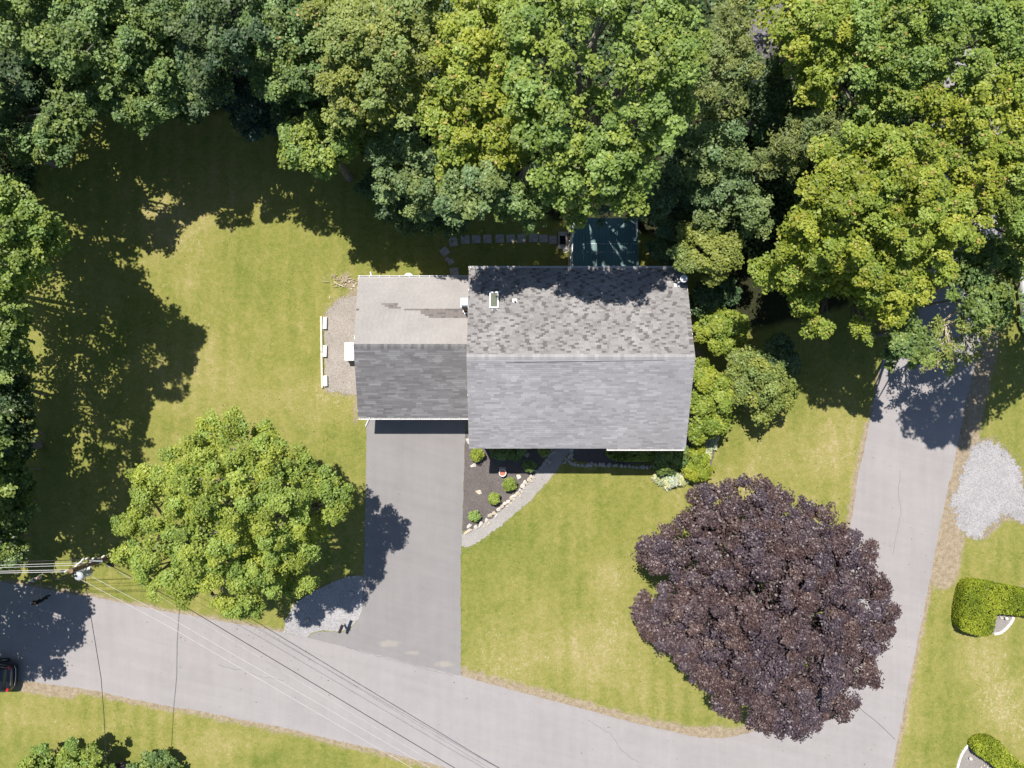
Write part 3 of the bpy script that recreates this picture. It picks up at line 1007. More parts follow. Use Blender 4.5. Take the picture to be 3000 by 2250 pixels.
a = P(1649, 704, .2)
st = thing('doorstep', 'grey concrete doorstep beside the porch door', 'step', (a.x, a.y, 0))
part('block', MB().slab((a.x, a.y, .10), (.60, 1.14, .2), .015), MAT['concrete'], st)
a = P(1648.6, 703, .22)
dmt = link('door_mat', MB().slab((0, 0, 0), (.38, .57, .016), .004).mesh('door_mat', MAT['mat']))
dmt.location = (a.x, a.y, .209)
tag(dmt, 'dark rubber mat lying on the concrete doorstep', 'door mat')
a = P(1656, 736, .2)
ws = thing('plant_stand', 'small pale wire stand beside the concrete doorstep', 'plant stand', (a.x, a.y, 0))
ring = lambda r, z, n=16: [(a.x + r * cos(2 * pi * i / n), a.y + r * sin(2 * pi * i / n) * .6, z) for i in range(n + 1)]
part('ring', MB().tube(ring(.19, .34), .012, 5).tube(ring(.12, .18), .010, 5), MAT['white'], ws)
for i in range(3):
    t = 2 * pi * i / 3 + .4
    part('leg', MB().tube([(a.x + .18 * cos(t), a.y + .11 * sin(t), .34), (a.x + .2 * cos(t), a.y + .14 * sin(t), 0)], .011, 5), MAT['white'], ws)

# ------------------------------------------------------------------ stones
def hull_rock(name, seed, flat=.5, mat=None, n=15):
    r = random.Random(seed)
    bm = bmesh.new()
    for i in range(n):
        t, p_ = r.uniform(0, 2 * pi), r.uniform(-.9, .9)
        c_ = sqrt(1 - p_ * p_)
        m = r.uniform(.82, 1.08)
        bm.verts.new((cos(t) * c_ * m * .5, sin(t) * c_ * m * .5, max(-.35, p_ * .5) * m * flat))
    g = bmesh.ops.convex_hull(bm, input=bm.verts)
    bmesh.ops.delete(bm, geom=[v for v in bm.verts if not v.link_faces], context='VERTS')
    bmesh.ops.bevel(bm, geom=list(bm.edges), offset=.035, segments=1, affect='EDGES')
    me = bpy.data.meshes.new(name)
    bm.to_mesh(me); bm.free()
    if mat: me.materials.append(mat)
    return me
ROCKS = {m: [hull_rock('stone', 40 + i, .75, MAT['stone_' + m]) for i in range(6)] for m in ('tan', 'pale', 'grey')}
rr = random.Random(3)
def stone(parent, px, py, w, l, kind, rot=None, h=.16, name='stone'):
    q = P(px, py)
    o = link(name, rr.choice(ROCKS[kind]), parent)
    o.location = Vector((q.x, q.y, h * .32)) - (wloc(parent) if parent else Vector())
    o.scale = (w / PPM, l / PPM, h)
    o.rotation_euler = (rr.uniform(-.12, .12), rr.uniform(-.12, .12), rr.uniform(0, 3.1) if rot is None else rot)
    return o

q = P(1480, 1470)
border = thing('stone_border', 'low border of pale fieldstones between dark mulch and gravel walkway', 'stone border', (q.x, q.y, 0))
stone(border, 1371, 1556, 36, 15, 'tan', radians(33), .2)
path = [(1371, 1538), (1392, 1541), (1407, 1533), (1424, 1523), (1434, 1508), (1446, 1501), (1459, 1491), (1468, 1482), (1476, 1473), (1487, 1467), (1495, 1456), (1503, 1450), (1513, 1443), (1519, 1432), (1528, 1423), (1537, 1411), (1548, 1403), (1556, 1392),
        (1569, 1377), (1580, 1371), (1590, 1357), (1600, 1345), (1597, 1330), (1607, 1333), (1617, 1322), (1612, 1312)]
for i, (x, y) in enumerate(path):
    stone(border, x + rr.uniform(-1.5, 1.5) + 2, y + rr.uniform(-1.5, 1.5) + 2, rr.uniform(17, 25), rr.uniform(12, 17), 'tan' if rr.random() < .45 else 'pale' if i < 18 else 'grey', radians(40) + rr.uniform(-.5, .5), rr.uniform(.14, .24))
    if rr.random() < .85 and 0 < i < 22:
        stone(border, x + 9 + rr.uniform(-2, 2), y + 8 + rr.uniform(-2, 2), rr.uniform(10, 17), rr.uniform(7, 11), rr.choice(['tan', 'pale']), None, rr.uniform(.1, .18))
q = P(1790, 1360)
border2 = thing('stone_border', 'row of upright grey stones along the shaded bed below the front eave', 'stone border', (q.x, q.y, 0))
for x, y, w in [(1672, 1320, 15), (1676, 1312, 12), (1674, 1332, 12), (1668, 1338, 11), (1658, 1345, 10), (1664, 1347, 10), (1653, 1355, 12), (1675, 1343, 11), (1668, 1352, 10), (1672, 1357, 11), (1682, 1360, 14), (1694, 1362, 9), (1706, 1363, 12), (1721, 1362, 16), (1733, 1360, 15), (1745, 1361, 11),
                (1757, 1361, 14), (1768, 1362, 16), (1784, 1362, 14), (1797, 1363, 9), (1806, 1363, 12), (1819, 1364, 11), (1830, 1366, 10), (1843, 1366, 13), (1855, 1367, 10), (1865, 1368, 10), (1881, 1368, 16), (1895, 1369, 12), (1908, 1366, 13), (1917, 1362, 9), (1923, 1360, 8)]:
    stone(border2, x, y, w * 1.3, w * rr.uniform(1.0, 1.35), 'grey' if rr.random() < .75 else 'pale', None, rr.uniform(.2, .34))
q = P(900, 1745)
border3 = thing('stone_border', 'curved row of small cobbles around the gravel bed by the driveway', 'stone border', (q.x, q.y, 0))
arc = [(833, 1850), (836, 1838), (841, 1820), (844, 1808), (850, 1797), (855, 1786), (860, 1775), (868, 1770), (872, 1763), (880, 1762), (890, 1752), (897, 1749), (904, 1747), (913, 1741), (922, 1735), (930, 1731), (938, 1727), (948, 1722), (957, 1719), (966, 1713), (974, 1710), (985, 1703),
       (995, 1700), (1005, 1697), (1013, 1692), (1022, 1691), (1032, 1689), (1040, 1690), (1046, 1692), (1052, 1697), (852, 1806), (848, 1815), (884, 1757), (1046, 1687)]
for x, y in arc:
    stone(border3, x + rr.uniform(-1, 1), y + rr.uniform(-1, 1), rr.uniform(8, 13), rr.uniform(7, 10), 'grey' if rr.random() < .8 else 'pale', None, rr.uniform(.12, .22))
stone(border3, 840, 1816, 16, 17, 'grey', .3, .32)
def rock(px, py, w, l, kind, label, rot=.2, h=.22):
    o = stone(None, px, py, w, l, kind, rot, h, 'rock')
    return tag(o, label, 'rock')
rock(1371, 1292, 15, 22, 'pale', 'pale rock at the mulch edge beside the garage shadow', 0.1)
rock(1387, 1364, 20, 17, 'pale', 'cream rock in the mulch below the yellow-green shrub', .4)
rock(1402, 1440, 25, 16, 'tan', 'tan slab rock in the middle of the mulch bed', -.4, .16)
rock(1518, 1397, 20, 19, 'pale', 'pale triangular rock between the white pot and stone border', .9)
rock(1542, 1332, 22, 19, 'grey', 'grey rock in the house shade between dark shrubs', .2, .3)
rock(1028, 1739, 20, 18, 'grey', 'grey wedge-shaped rock in the shaded gravel bed', .6, .26)
rock(902, 1815, 13, 13, 'tan', 'round tan rock topping the small heap in the gravel bed', .2, .3)
rock(893, 1822, 12, 10, 'pale', 'white rock at the foot of the round tan rock', .7, .16)
rock(908, 1824, 12, 9, 'grey', 'flat grey rock on the sunlit side of the round tan rock', .3, .14)
rock(966, 872, 7, 7, 'pale', 'small white stone lying in grass above the gravel strip', .3, .1)
for x, y, s, lab in ((1012, 834, 10, 'pale rock in the heap by the garage corner, lying next to the bent branch'), (1024, 826, 11, 'pale rock topping the heap by the rear garage corner'), (1036, 838, 13, 'biggest pale rock of the heap by the rear garage corner'), (1043, 831, 10, 'pale rock of the heap touching the garage roof edge'), (1030, 847, 9, 'smallest pale rock, lowest of the heap by the garage corner')):
    tag(stone(None, x, y, s, s * .8, 'tan', None, .12, 'rock'), lab, 'rock', 'pale rocks at the rear garage corner')

# stepping stones
q = P(1450, 702)
steps = thing('stepping_stone_path', 'line of square grey stepping stones curving to the porch door', 'path', (q.x, q.y, 0))
pvm = [MB().slab((0, 0, 0), (.56 + d, .55 - d, .05), .012).mesh('paver', MAT['paver']) for d in (-.02, 0, .02)]
for i, (x, y, s, r) in enumerate([(1328, 709, 1, .12), (1363, 702, 1, 0), (1395, 701, .97, -.04), (1428, 700, 1, .02), (1464, 699, 1, -.03), (1496, 699, .98, .03), (1528, 699, 1, -.02), (1563, 697, 1.02, -.05), (1592, 699, .97, .02), (1620, 703, .97, .03),
                                  (1303, 737, .95, .65), (1309.5, 759, .45, .6), (1320.5, 767, .72, .5), (1331, 797, 1, .1)]):
    o = link('paver', pvm[i % 3], steps)
    c_ = P(x, y)
    o.location = Vector((c_.x, c_.y, .012)) - wloc(steps)
    o.rotation_euler = (rr.uniform(-.02, .02), rr.uniform(-.02, .02), r)
    o.scale = (s, s * (.8 if s < .8 else 1), 1)

# ------------------------------------------------------------------ objects around the garage
a = P(1024, 1030, .8)
cab = thing('utility_cabinet', 'white rounded utility cabinet standing on the gravel beside the garage', 'cabinet', (a.x, a.y, 0))
part('body', MB().slab((a.x, a.y, .44), (.58, 1.12, .74), .02), MAT['white'], cab, bevel=.03)
part('lid', MB().slab((a.x, a.y, .835), (.62, 1.18, .07), .03), MAT['white'], cab, bevel=.012)
part('base', MB().slab((a.x, a.y, .035), (.7, 1.25, .07), .01), MAT['concrete'], cab)
part('latch', MB().box((a.x + .25, a.y + .38, .88), (.05, .03, .02)).box((a.x + .30, a.y - .52, .86), (.04, .04, .03)), MAT['dark_metal'], cab)
a = P(1196, 813, 1.0)
tk = thing('storage_tank', 'round white tank peeking out behind the rear garage gutter', 'tank', (a.x, a.y, 0))
part('shell', MB().lathe((a.x, a.y, 0), [(.30, .02), (.335, .06), (.335, .82), (.30, .93), (.18, 1.0), (.03, 1.02)], 24), MAT['white'], tk, smooth=True)
part('valve', MB().lathe((a.x, a.y, 1.01), [(.06, 0), (.06, .06), (.02, .08)], 10), MAT['cap'], tk)
a = P(944, 1030)
rail = thing('edging_rail', 'long pale timber edging with white blocks beside the gravel strip', 'edging', (a.x, a.y, 0))
for y0_, y1_ in ((927, 1031), (1032.5, 1136)):
    m0, m1 = P(942.5 if y0_ < 1000 else 943.5, y0_), P(943.5 if y0_ < 1000 else 945.5, y1_)
    L = (m1 - m0).length
    ang = math.atan2(m1.y - m0.y, m1.x - m0.x)
    part('timber', MB().slab(((m0.x + m1.x) / 2, (m0.y + m1.y) / 2, .09), (L, .125, .16), .012, ang), MAT['timber'], rail)
for x, y, l, r in ((954, 947, 35, -.02), (954, 1029, 33, -.03), (955.5, 1116, 31, .03)):
    c_ = P(x, y)
    part('block', MB().slab((c_.x, c_.y, .14), (.24, l / PPM, .22), .02, r), MAT['white'], rail)

def brush(name, label, cx, cy, n, spread, mat):
    c_ = P(cx, cy)
    mb = MB()
    r = random.Random(cx)
    for i in range(n):
        t = r.uniform(0, 2 * pi); L = r.uniform(.15, .55)
        s = c_ + Vector((r.gauss(0, spread), r.gauss(0, spread * .5), r.uniform(.02, .15)))
        e = s + Vector((cos(t) * L, sin(t) * L, r.uniform(-.03, .08)))
        m_ = s.lerp(e, .5) + Vector((r.uniform(-.05, .05), r.uniform(-.05, .05), .03))
        mb.tube([s, m_, e], [.018, .014, .006], 4)
    o = mb.build(name, mat)
    o.location = (0, 0, 0)
    return tag(o, label, 'brush pile')
brush('brush_pile', 'loose pile of pale dead twigs at the rear garage corner', 1005, 822, 34, .45, MAT['twig'])
sb = MB().tube([P(978, 824, .06), P(990, 833, .09), P(1003, 838, .08), P(1012, 842, .05)], [.03, .045, .04, .02], 6).build('fallen_branch', MAT['twig'])
tag(sb, 'bleached bent branch lying below the twig pile', 'branch')
sb = MB().tube([P(241, 1268, .03), P(251, 1262, .05), P(262, 1257, .03)], [.012, .018, .008], 5).build('stick', MAT['greyboard'])
tag(sb, 'grey stick lying alone on the shaded lawn', 'stick')
a = P(766, 387, .1)
lm = thing('garden_light', 'tiny pale garden light standing in the shaded lawn', 'garden light', (a.x, a.y, 0))
part('stake', MB().tube([(a.x, a.y, 0), (a.x, a.y, .25)], .015, 6), MAT['metal'], lm)
part('lamp_shade', MB().lathe((a.x, a.y, .22), [(.10, 0), (.11, .03), (.02, .09)], 12), MAT['porcelain'], lm)

# pot on its slab
a = P(1472.5, 1377)
sl_ = link('paving_slab', MB().slab((0, 0, 0), (.45, .43, .06), .012).mesh('paving_slab', MAT['concrete']))
sl_.location = (a.x, a.y - .02, .035)
tag(sl_, 'square grey slab under the white-rimmed pot', 'paving slab')
a = P(1472.5, 1385.5, .36)
pot = thing('plant_pot', 'white-rimmed round pot with terracotta inside, on a grey slab', 'pot', (a.x, a.y, .065))
part('shell', MB().lathe((a.x, a.y, .065), [(.14, 0), (.17, .06), (.215, .30), (.238, .31), (.238, .345), (.20, .345), (.192, .30), (.18, .22)], 26), MAT['porcelain'], pot, smooth=False)
part('filling', MB().lathe((a.x, a.y, .065), [(.17, .20), (.193, .265), (.12, .285), (.02, .28)], 22), MAT['terracotta'], pot)

# mailbox
b0 = P(1007, 1824); tip = P(994.5, 1853, 1.12); tail = P(1010, 1815, 1.05)
mbx = thing('mailbox', 'black mailbox on a grey board at the gravel bed edge', 'mailbox', (b0.x, b0.y, 0))
part('post', MB().box((b0.x, b0.y, .5), (.10, .10, 1.0), math.atan2((tip - tail).y, (tip - tail).x)), MAT['greyboard'], mbx)
d = (tip - tail); d.z = 0; L = d.length; d.normalize()
ang = math.atan2(d.y, d.x)
c_ = tail + d * (L * .42)
part('board', MB().slab((c_.x, c_.y, 1.03), (L * .84, .19, .05), .008, ang), MAT['greyboard'], mbx)
mb = MB()
prof = [(-.085, 0), (.085, 0)] + [(.085 * cos(t), .11 + .085 * sin(t)) for t in [i * pi / 8 for i in range(9)]]
side = Vector((-d.y, d.x, 0))
s0, s1 = tip - d * .50, tip
vs = [s0 + side * x + Vector((0, 0, -.06 + z_)) for x, z_ in prof] + [s1 + side * x + Vector((0, 0, -.06 + z_)) for x, z_ in prof]
n = len(prof)
mb.add(vs, [tuple(range(n)), tuple(range(2 * n - 1, n - 1, -1))] + [(i, n + i, n + (i + 1) % n, (i + 1) % n) for i in range(n)])
part('box', mb, MAT['black'], mbx)
part('flag', MB().box(s0 + side * .1 + d * .2 + Vector((0, 0, .1)), (.04, .02, .16), ang), MAT['red_lens'], mbx)

# ------------------------------------------------------------------ white block edgings at the lower corner
def edging(name, label, pts, w=.13, bl=.34, z=.09):
    pts = [P(*q) for q in pts]
    c_ = sum(pts, Vector()) / len(pts)
    t_ = thing(name, label, 'edging', (c_.x, c_.y, 0))
    seg = []
    for p0, p1 in zip(pts[:-1], pts[1:]):
        n = max(1, round((p1 - p0).length / bl))
        for i in range(n):
            seg.append((p0.lerp(p1, i / n), p0.lerp(p1, (i + 1) / n)))
    for p0, p1 in seg:
        m_ = (p0 + p1) / 2
        part('block', MB().slab((m_.x, m_.y, z / 2 + .005), ((p1 - p0).length - .012, w, z), .02, math.atan2((p1 - p0).y, (p1 - p0).x) + rr.uniform(-.02, .02)), MAT['white'], t_)
edging('block_edging', 'curved white block edging around the gravel bed at the lawn corner', [(2920, 2168), (2903, 2162), (2888, 2161), (2870, 2163), (2853, 2170), (2841, 2177), (2832, 2186), (2824, 2196), (2818, 2206), (2812, 2219), (2808, 2232), (2804, 2246), (2802, 2262), (2801, 2290), (2801, 2330)])
edging('block_edging', 'short white block edging closing the corner of the L-shaped hedge', [(2968, 1807), (2965, 1817), (2956, 1830), (2945, 1842), (2936, 1850), (2926, 1855), (2911, 1857)], .15, .4)
for px, py, lab, h in ((2844, 2223, 'small white globe light on the grey gravel bed at the lawn corner', .16), (2949, 1812, 'small white globe light in the nook of the L-shaped hedge', .2)):
    a = P(px, py, h)
    g = thing('globe_light', lab, 'garden light', (a.x, a.y, 0), 'white globe lights in the gravel beds')
    part('stem', MB().tube([(a.x, a.y, 0), (a.x, a.y, h - .05)], .02, 6), MAT['metal'], g)
    part('globe', MB().lathe((a.x, a.y, h), [(.02, -.10), (.075, -.07), (.10, 0), (.075, .07), (.02, .1)], 14), MAT['porcelain'], g, smooth=True)
tag(stone(None, 2931, 1808, 18, 9, 'pale', radians(-32), .2, 'rock'), 'oblong white rock in the nook of the L-shaped hedge', 'rock')
for x, y, s, lab in ((2873, 2247, 9, 'pale rock under the slanting hedge nearest the globe light'), (2882, 2242, 8, 'small pale rock tucked highest under the slanting hedge'), (2891, 2247, 10, 'pale rock under the slanting hedge furthest along it')):
    tag(stone(None, x, y, s, s * .7, 'pale', None, .14, 'rock'), lab, 'rock', 'pale rocks under the slanting hedge')

# ------------------------------------------------------------------ utility pole and wires
top = P(207, 1673, 9.7); base = P(474, 1574)
pole = thing('utility_pole', 'wooden utility pole with a grey transformer above the roadside lawn', 'utility pole', base)
ax_ = (top - base)
def on_pole(h): return base + ax_ * (h / 9.7)
part('pole', MB().tube([base + Vector((0, 0, -.05)), on_pole(3), on_pole(6.5), top], [.17, .155, .14, .125], 14), MAT['wood'], pole)
tc = P(228, 1688, 8.55)
tr = MB().lathe((tc.x, tc.y, 7.55), [(.20, 0), (.235, .04), (.235, .86), (.25, .88), (.25, .93), (.20, .98), (.05, 1.0)], 22)
tro = part('transformer', tr, MAT['tank'], pole, smooth=False)
part('bushing', MB().lathe((tc.x - .09, tc.y + .03, 8.53), [(.04, 0), (.055, .06), (.035, .09), (.055, .14), (.03, .2)], 10), MAT['black'], tro)
for z_ in (7.8, 8.3):
    m_ = on_pole(z_)
    part('bracket', MB().box(((m_.x + tc.x) / 2, (m_.y + tc.y) / 2, z_), (.34, .1, .06), math.atan2(tc.y - m_.y, tc.x - m_.x)), MAT['metal'], pole)
a0, a1 = P(242, 1640, 8.9), P(213, 1668, 8.9)
part('crossarm', MB().tube([a0, a1], .035, 6), MAT['lead'], pole)
br2 = P(262, 1643, 8.0), P(300, 1644, 7.6)
part('crossarm', MB().tube([br2[0], br2[1]], .045, 6), MAT['tank'], pole)
for px_, py_, h_ in ((242, 1640, 9.0), (226, 1654, 9.0), (214, 1667, 9.0), (191, 1675, 9.2), (253, 1637, 8.15), (272, 1637, 7.9), (300, 1632, 7.2), (303, 1630, 7.2)):
    c_ = P(px_, py_, h_)
    part('insulator', MB().lathe(c_ + Vector((0, 0, -.08)), [(.03, 0), (.055, .03), (.03, .06), (.05, .1), (.02, .15)], 10), MAT['porcelain'], pole)
part('drop_loop', MB().tube([P(191, 1675, 9.1), P(160, 1672, 8.9), P(155, 1682, 8.7), P(162, 1696, 8.6), P(178, 1698, 8.6), P(196, 1690, 8.7), P(205, 1680, 8.8)], .012, 5), MAT['wire_dark'], pole)
for h_ in (5.2, 6.2, 7.1):
    m_ = on_pole(h_)
    part('pole_band', MB().lathe((m_.x, m_.y, h_), [(.16, 0), (.16, .06)], 12), MAT['metal'], pole)

def wire(label, pts, r, mat, group, sag=0.0, name='power_line', cat='power line'):
    """pts: (px, py, height) of the wire's ends and any point between"""
    V = [P(*q) for q in pts]
    out = []
    for i in range(len(V) - 1):
        n = 14
        for j in range(n):
            t = j / n
            q = V[i].lerp(V[i + 1], t)
            q.z -= sag * 4 * t * (1 - t)
            out.append(q)
    out.append(V[-1])
    o = MB().tube(out, r, 6).build(name, mat)
    return tag(o, label, cat, group)
GR_W = 'wires leaving the pole towards the field side'
wire('uppermost of the wires running from the pole towards the left edge', [(300, 1638, 7.6), (-300, 1656, 7.6)], .022, MAT['wire_dark'], GR_W)
wire('second wire down of those running from the pole towards the left edge', [(270, 1648, 8.2), (-300, 1665, 8.2)], .012, MAT['wire_pale'], GR_W)
wire('middle wire of those running from the pole towards the left edge', [(256, 1655, 8.5), (-300, 1672, 8.5)], .012, MAT['wire_pale'], GR_W)
wire('fourth wire down running left from the crossarm tip of the pole', [(214, 1669, 9.2), (-300, 1680, 9.0)], .015, MAT['wire_pale'], GR_W)
wire('lowest wire running left from the insulator beyond the transformer', [(191, 1675, 9.25), (-300, 1685, 9.0)], .015, MAT['wire_pale'], GR_W)
GR_R = 'wires crossing the road from the pole'
wire('dark thick cable crossing the road diagonally from the pole', [(305, 1647, 6.6), (500, 1752, 5.9), (1332, 2250, 5.6), (1900, 2590, 6.3)], .020, MAT['wire_dark'], GR_R)
wire('faint thin wire just under the dark thick cable across the road', [(310, 1655, 6.3), (400, 1704, 6.2), (545, 1795, 6.0), (1296, 2250, 5.8), (1870, 2600, 6.3)], .006, MAT['wire_pale'], GR_R)
wire('upper pale wire crossing the road beside the dark thick cable', [(253, 1681, 8.4), (500, 1811, 8.1), (1260, 2250, 7.9), (1850, 2590, 8.6)], .0095, MAT['wire_pale'], GR_R)
wire('lowest pale wire crossing the road from the transformer', [(232, 1695, 8.6), (500, 1838, 8.2), (1207, 2250, 8.0), (1800, 2600, 8.7)], .0095, MAT['wire_pale'], GR_R)
wire('sagging service cable running from the pole straight across the road', [(249, 1690, 8.0), (256, 1745, 7.6), (277, 1870, 6.9), (296, 1985, 6.4), (305, 2100, 5.9), (312, 2250, 5.5), (320, 2500, 5.3)], .018, MAT['wire_dark'], None, 0, 'service_cable', 'power line')
wire('thin guy wire running from the pole up to the shaded lawn', [(243, 1640, 8.6), (314, 1576, 5.4), (395, 1500, 0)], .010, MAT['wire_dark'], None, 0, 'guy_wire', 'wire')
sp = MB().tube([P(315, 1650, 6.5), P(320, 1652, 6.5), P(330, 1657, 6.45), P(334, 1661, 6.4)], [.03, .10, .10, .03], 8).build('splice_case', MAT['black'])
tag(sp, 'black splice case hanging on the cable beside the pole', 'cable box')

# ------------------------------------------------------------------ cars
def loft(mb, secs, close=True):
    """secs: list of point rings with the same count"""
    n = len(secs[0])
    vs = [p_ for s in secs for p_ in s]
    fs = []
    for i in range(len(secs) - 1):
        for j in range(n):
            fs.append((i * n + j, i * n + (j + 1) % n, (i + 1) * n + (j + 1) % n, (i + 1) * n + j))
    if close:
        fs.append(tuple(range(n - 1, -1, -1))); fs.append(tuple((len(secs) - 1) * n + j for j in range(n)))
    return mb.add(vs, fs)
def ring_sec(x, w, z0, z1, e=.35, n=20):
    out = []
    cz, hz = (z0 + z1) / 2, (z1 - z0) / 2
    for i in range(n):
        t = 2 * pi * i / n
        c_, s_ = cos(t), sin(t)
        out.append((x, w * math.copysign(abs(c_) ** e, c_), cz + hz * math.copysign(abs(s_) ** e, s_)))
    return out
def make_car(label, loc, rz, paint, name='parked_car'):
    car = thing(name, label, 'car', loc, None, rz)
    mb = MB()
    loft(mb, [ring_sec(-2.2, .62, .35, .68), ring_sec(-2.1, .80, .28, .80), ring_sec(-1.7, .89, .24, .92), ring_sec(-.9, .92, .24, 1.0), ring_sec(.6, .93, .24, 1.02), ring_sec(1.5, .93, .24, 1.05), ring_sec(1.95, .89, .27, 1.04), ring_sec(2.15, .80, .34, .96), ring_sec(2.22, .66, .42, .84)])
    mb.build('body', paint, car, smooth=True)
    def cab(x, w, z1): return ring_sec(x, w, .92, z1, .42)
    mb = MB()
    loft(mb, [cab(-.85, .76, 1.03), cab(-.15, .74, 1.42), cab(.4, .72, 1.50), cab(1.2, .71, 1.49), cab(1.62, .70, 1.40), cab(2.02, .70, 1.04)])
    mb.build('cabin_glass', MAT['dark_glass'], car, smooth=True)
    mb = MB()
    vs, fs = [], []
    xs_ = [(-.12, 1.425), (.4, 1.508), (1.2, 1.498), (1.6, 1.415)]
    for x, z_ in xs_:
        for j in range(9):
            y = -.66 + j * .165
            vs.append((x, y, z_ + .012 - .09 * abs(y / .66) ** 3))
    for i in range(3):
        for j in range(8): fs.append((i * 9 + j, (i + 1) * 9 + j, (i + 1) * 9 + j + 1, i * 9 + j + 1))
    mb.add(vs, fs)
    vs2 = [(a_, b_, c2 - .03) for a_, b_, c2 in vs]
    mb.add(vs2, [tuple(reversed(f)) for f in fs])
    mb.build('roof_panel', paint, car, smooth=True)
    for s in (-1, 1):
        tl = MB(); tl.box((2.06, s * .70, .90), (.16, .22, .16), s * .5)
        tl.build('tail_light', MAT['red_lens'], car, bevel=.03)
        hl = MB(); hl.box((-2.06, s * .62, .68), (.16, .26, .12), -s * .4)
        hl.build('headlight', MAT['metal'], car, bevel=.03)
        mi = MB(); mi.box((-.62, s * 1.0, 1.02), (.10, .2, .13)); mi.build('mirror', paint, car, bevel=.03)
    bp = MB(); loft(bp, [ring_sec(2.16, .78, .36, .58, .3), ring_sec(2.30, .70, .38, .56, .3)]); bp.build('rear_bumper', MAT['black'], car, smooth=True)
    bt = MB(); bt.tube([(2.19, -.74, .60), (2.29, -.5, .60), (2.32, 0, .60), (2.29, .5, .60), (2.19, .74, .60)], .022, 6); bt.build('bumper_trim', MAT['metal'], car, smooth=True)
    tg = MB(); tg.box((2.19, 0, .86), (.03, .9, .05)); tg.build('hatch_trim', MAT['metal'], car)
    for x in (-1.35, 1.32):
        for s in (-1, 1):
            q_ = Matrix.Rotation(pi / 2, 3, 'X')
            ty = MB()
            prof_ = [(.2, -.11), (.32, -.11), (.335, -.08), (.335, .08), (.32, .11), (.2, .11)]
            vs, fs = [], []
            for r_, z_ in prof_:
                for i in range(20):
                    t = 2 * pi * i / 20
                    vs.append((x + r_ * cos(t), s * .83 + z_, .335 + r_ * sin(t)))
            for i in range(5):
                for j in range(20): fs.append((i * 20 + j, i * 20 + (j + 1) % 20, (i + 1) * 20 + (j + 1) % 20, (i + 1) * 20 + j))
            ty.add(vs, fs)
            w_o = ty.build('wheel', MAT['rubber'], car)
            rm = MB()
            rm.tube([(x, s * .78, .335), (x, s * .92, .335)], .2, 18)
            rm.build('rim', MAT['rim'], w_o)
    return car
cx_ = P(45, 1976, .6)
make_car('dark hatchback at the road edge, only its rear in view', (cx_.x - 2.3, cx_.y, 0), radians(-4), MAT['car_black'])
cx_ = P(3012, 880, 1.2)
make_car('white car glimpsed under the trees beside the lane', (cx_.x + .95, cx_.y, 0), radians(96), MAT['car_white'])

# grey shed under the trees
a = P(2262, 108, 2.6)
shd = thing('garden_shed', 'small shed with dark shingle roof glimpsed through the trees', 'shed', (a.x, a.y, 0), None)
part('wall', MB().box((a.x, a.y, 1.1), (3.0, 3.6, 2.2), .5), MAT['siding'], shd)
R5 = Matrix.Rotation(.5, 3, 'Z')
mb = MB()
for s in (-1, 1):
    for i in range(11):
        for j in range(13):
            w = .32; x0 = (i + .5 * (j % 2)) * w - 1.92
            d0, d1 = 2.05 - j * .16, 2.05 - (j + 1) * .16
            vs = [R5 @ Vector((x0, s * d0, 2.2 + (2.05 - d0) * .45 + .02)), R5 @ Vector((x0 + w - .01, s * d0, 2.2 + (2.05 - d0) * .45 + .02)), R5 @ Vector((x0 + w - .01, s * d1, 2.2 + (2.05 - d1) * .45)), R5 @ Vector((x0, s * d1, 2.2 + (2.05 - d1) * .45))]
            vs = [v_ + Vector((a.x, a.y, 0)) for v_ in vs]
            mb.add(vs, [(0, 1, 2, 3) if s < 0 else (3, 2, 1, 0)], jit((.12, .11, .12), .2))
tag(part('shingle_field', mb, MAT['shingle'], shd, tint=True), kind='stuff')

# ------------------------------------------------------------------ vegetation
PAL = {
    'yellow': ((.098, .142, .014), (.250, .305, .036), (.430, .475, .085)),
    'maple': ((.105, .158, .028), (.268, .338, .056), (.455, .525, .118)),
    'green':  ((.070, .118, .022), (.200, .280, .052), (.380, .470, .115)),
    'mid': ((.046, .084, .024), (.148, .222, .056), (.335, .430, .140)),
    'dark': ((.030, .056, .022), (.078, .130, .046), (.185, .260, .102)),
    'blue':   ((.020, .048, .034), (.046, .090, .066), (.100, .160, .110)),
    'olive':  ((.080, .105, .032), (.190, .235, .070), (.330, .385, .140)),
    'grey': ((.062, .102, .036), (.160, .228, .078), (.305, .395, .165)),
    'khaki': ((.090, .120, .024), (.220, .268, .060), (.375, .430, .130)),
    'lime':   ((.100, .150, .018), (.240, .305, .040), (.390, .445, .090)),
    'purple': ((.027, .016, .020), (.066, .042, .047), (.126, .090, .093)),
    'hedge':  ((.080, .130, .009), (.215, .265, .018), (.340, .380, .035)),
    'yew':    ((.100, .140, .012), (.250, .300, .026), (.380, .425, .052)),
    'hosta':  ((.24, .33, .09), (.54, .57, .34), (.74, .74, .60)),
}

def unit(n, rng, zmin=-1.0):
    z = rng.uniform(zmin, 1, n)
    t = rng.uniform(0, 2 * np.pi, n)
    r = np.sqrt(np.maximum(0, 1 - z * z))
    return np.stack([r * np.cos(t), r * np.sin(t), z], 1)

def norm(a):
    return a / np.maximum(1e-9, np.linalg.norm(a, axis=1, keepdims=True))

def leaf_quads(pos, nrm, size, rng, aspect=.72, fold=.18):
    n = len(pos)
    r = unit(n, rng)
    u = norm(np.cross(nrm, r)); v = np.cross(nrm, u)
    s = size * rng.uniform(.65, 1.25, n)[:, None]
    a, b = u * s * .5, v * s * .5 * aspect
    dn = nrm * s * fold
    V = np.stack([pos - a, pos + b - dn + a * .15, pos + a - dn * .4, pos - b - dn + a * .15], 1).reshape(-1, 3)
    Q = np.arange(4 * n).reshape(n, 4)
    return V, Q

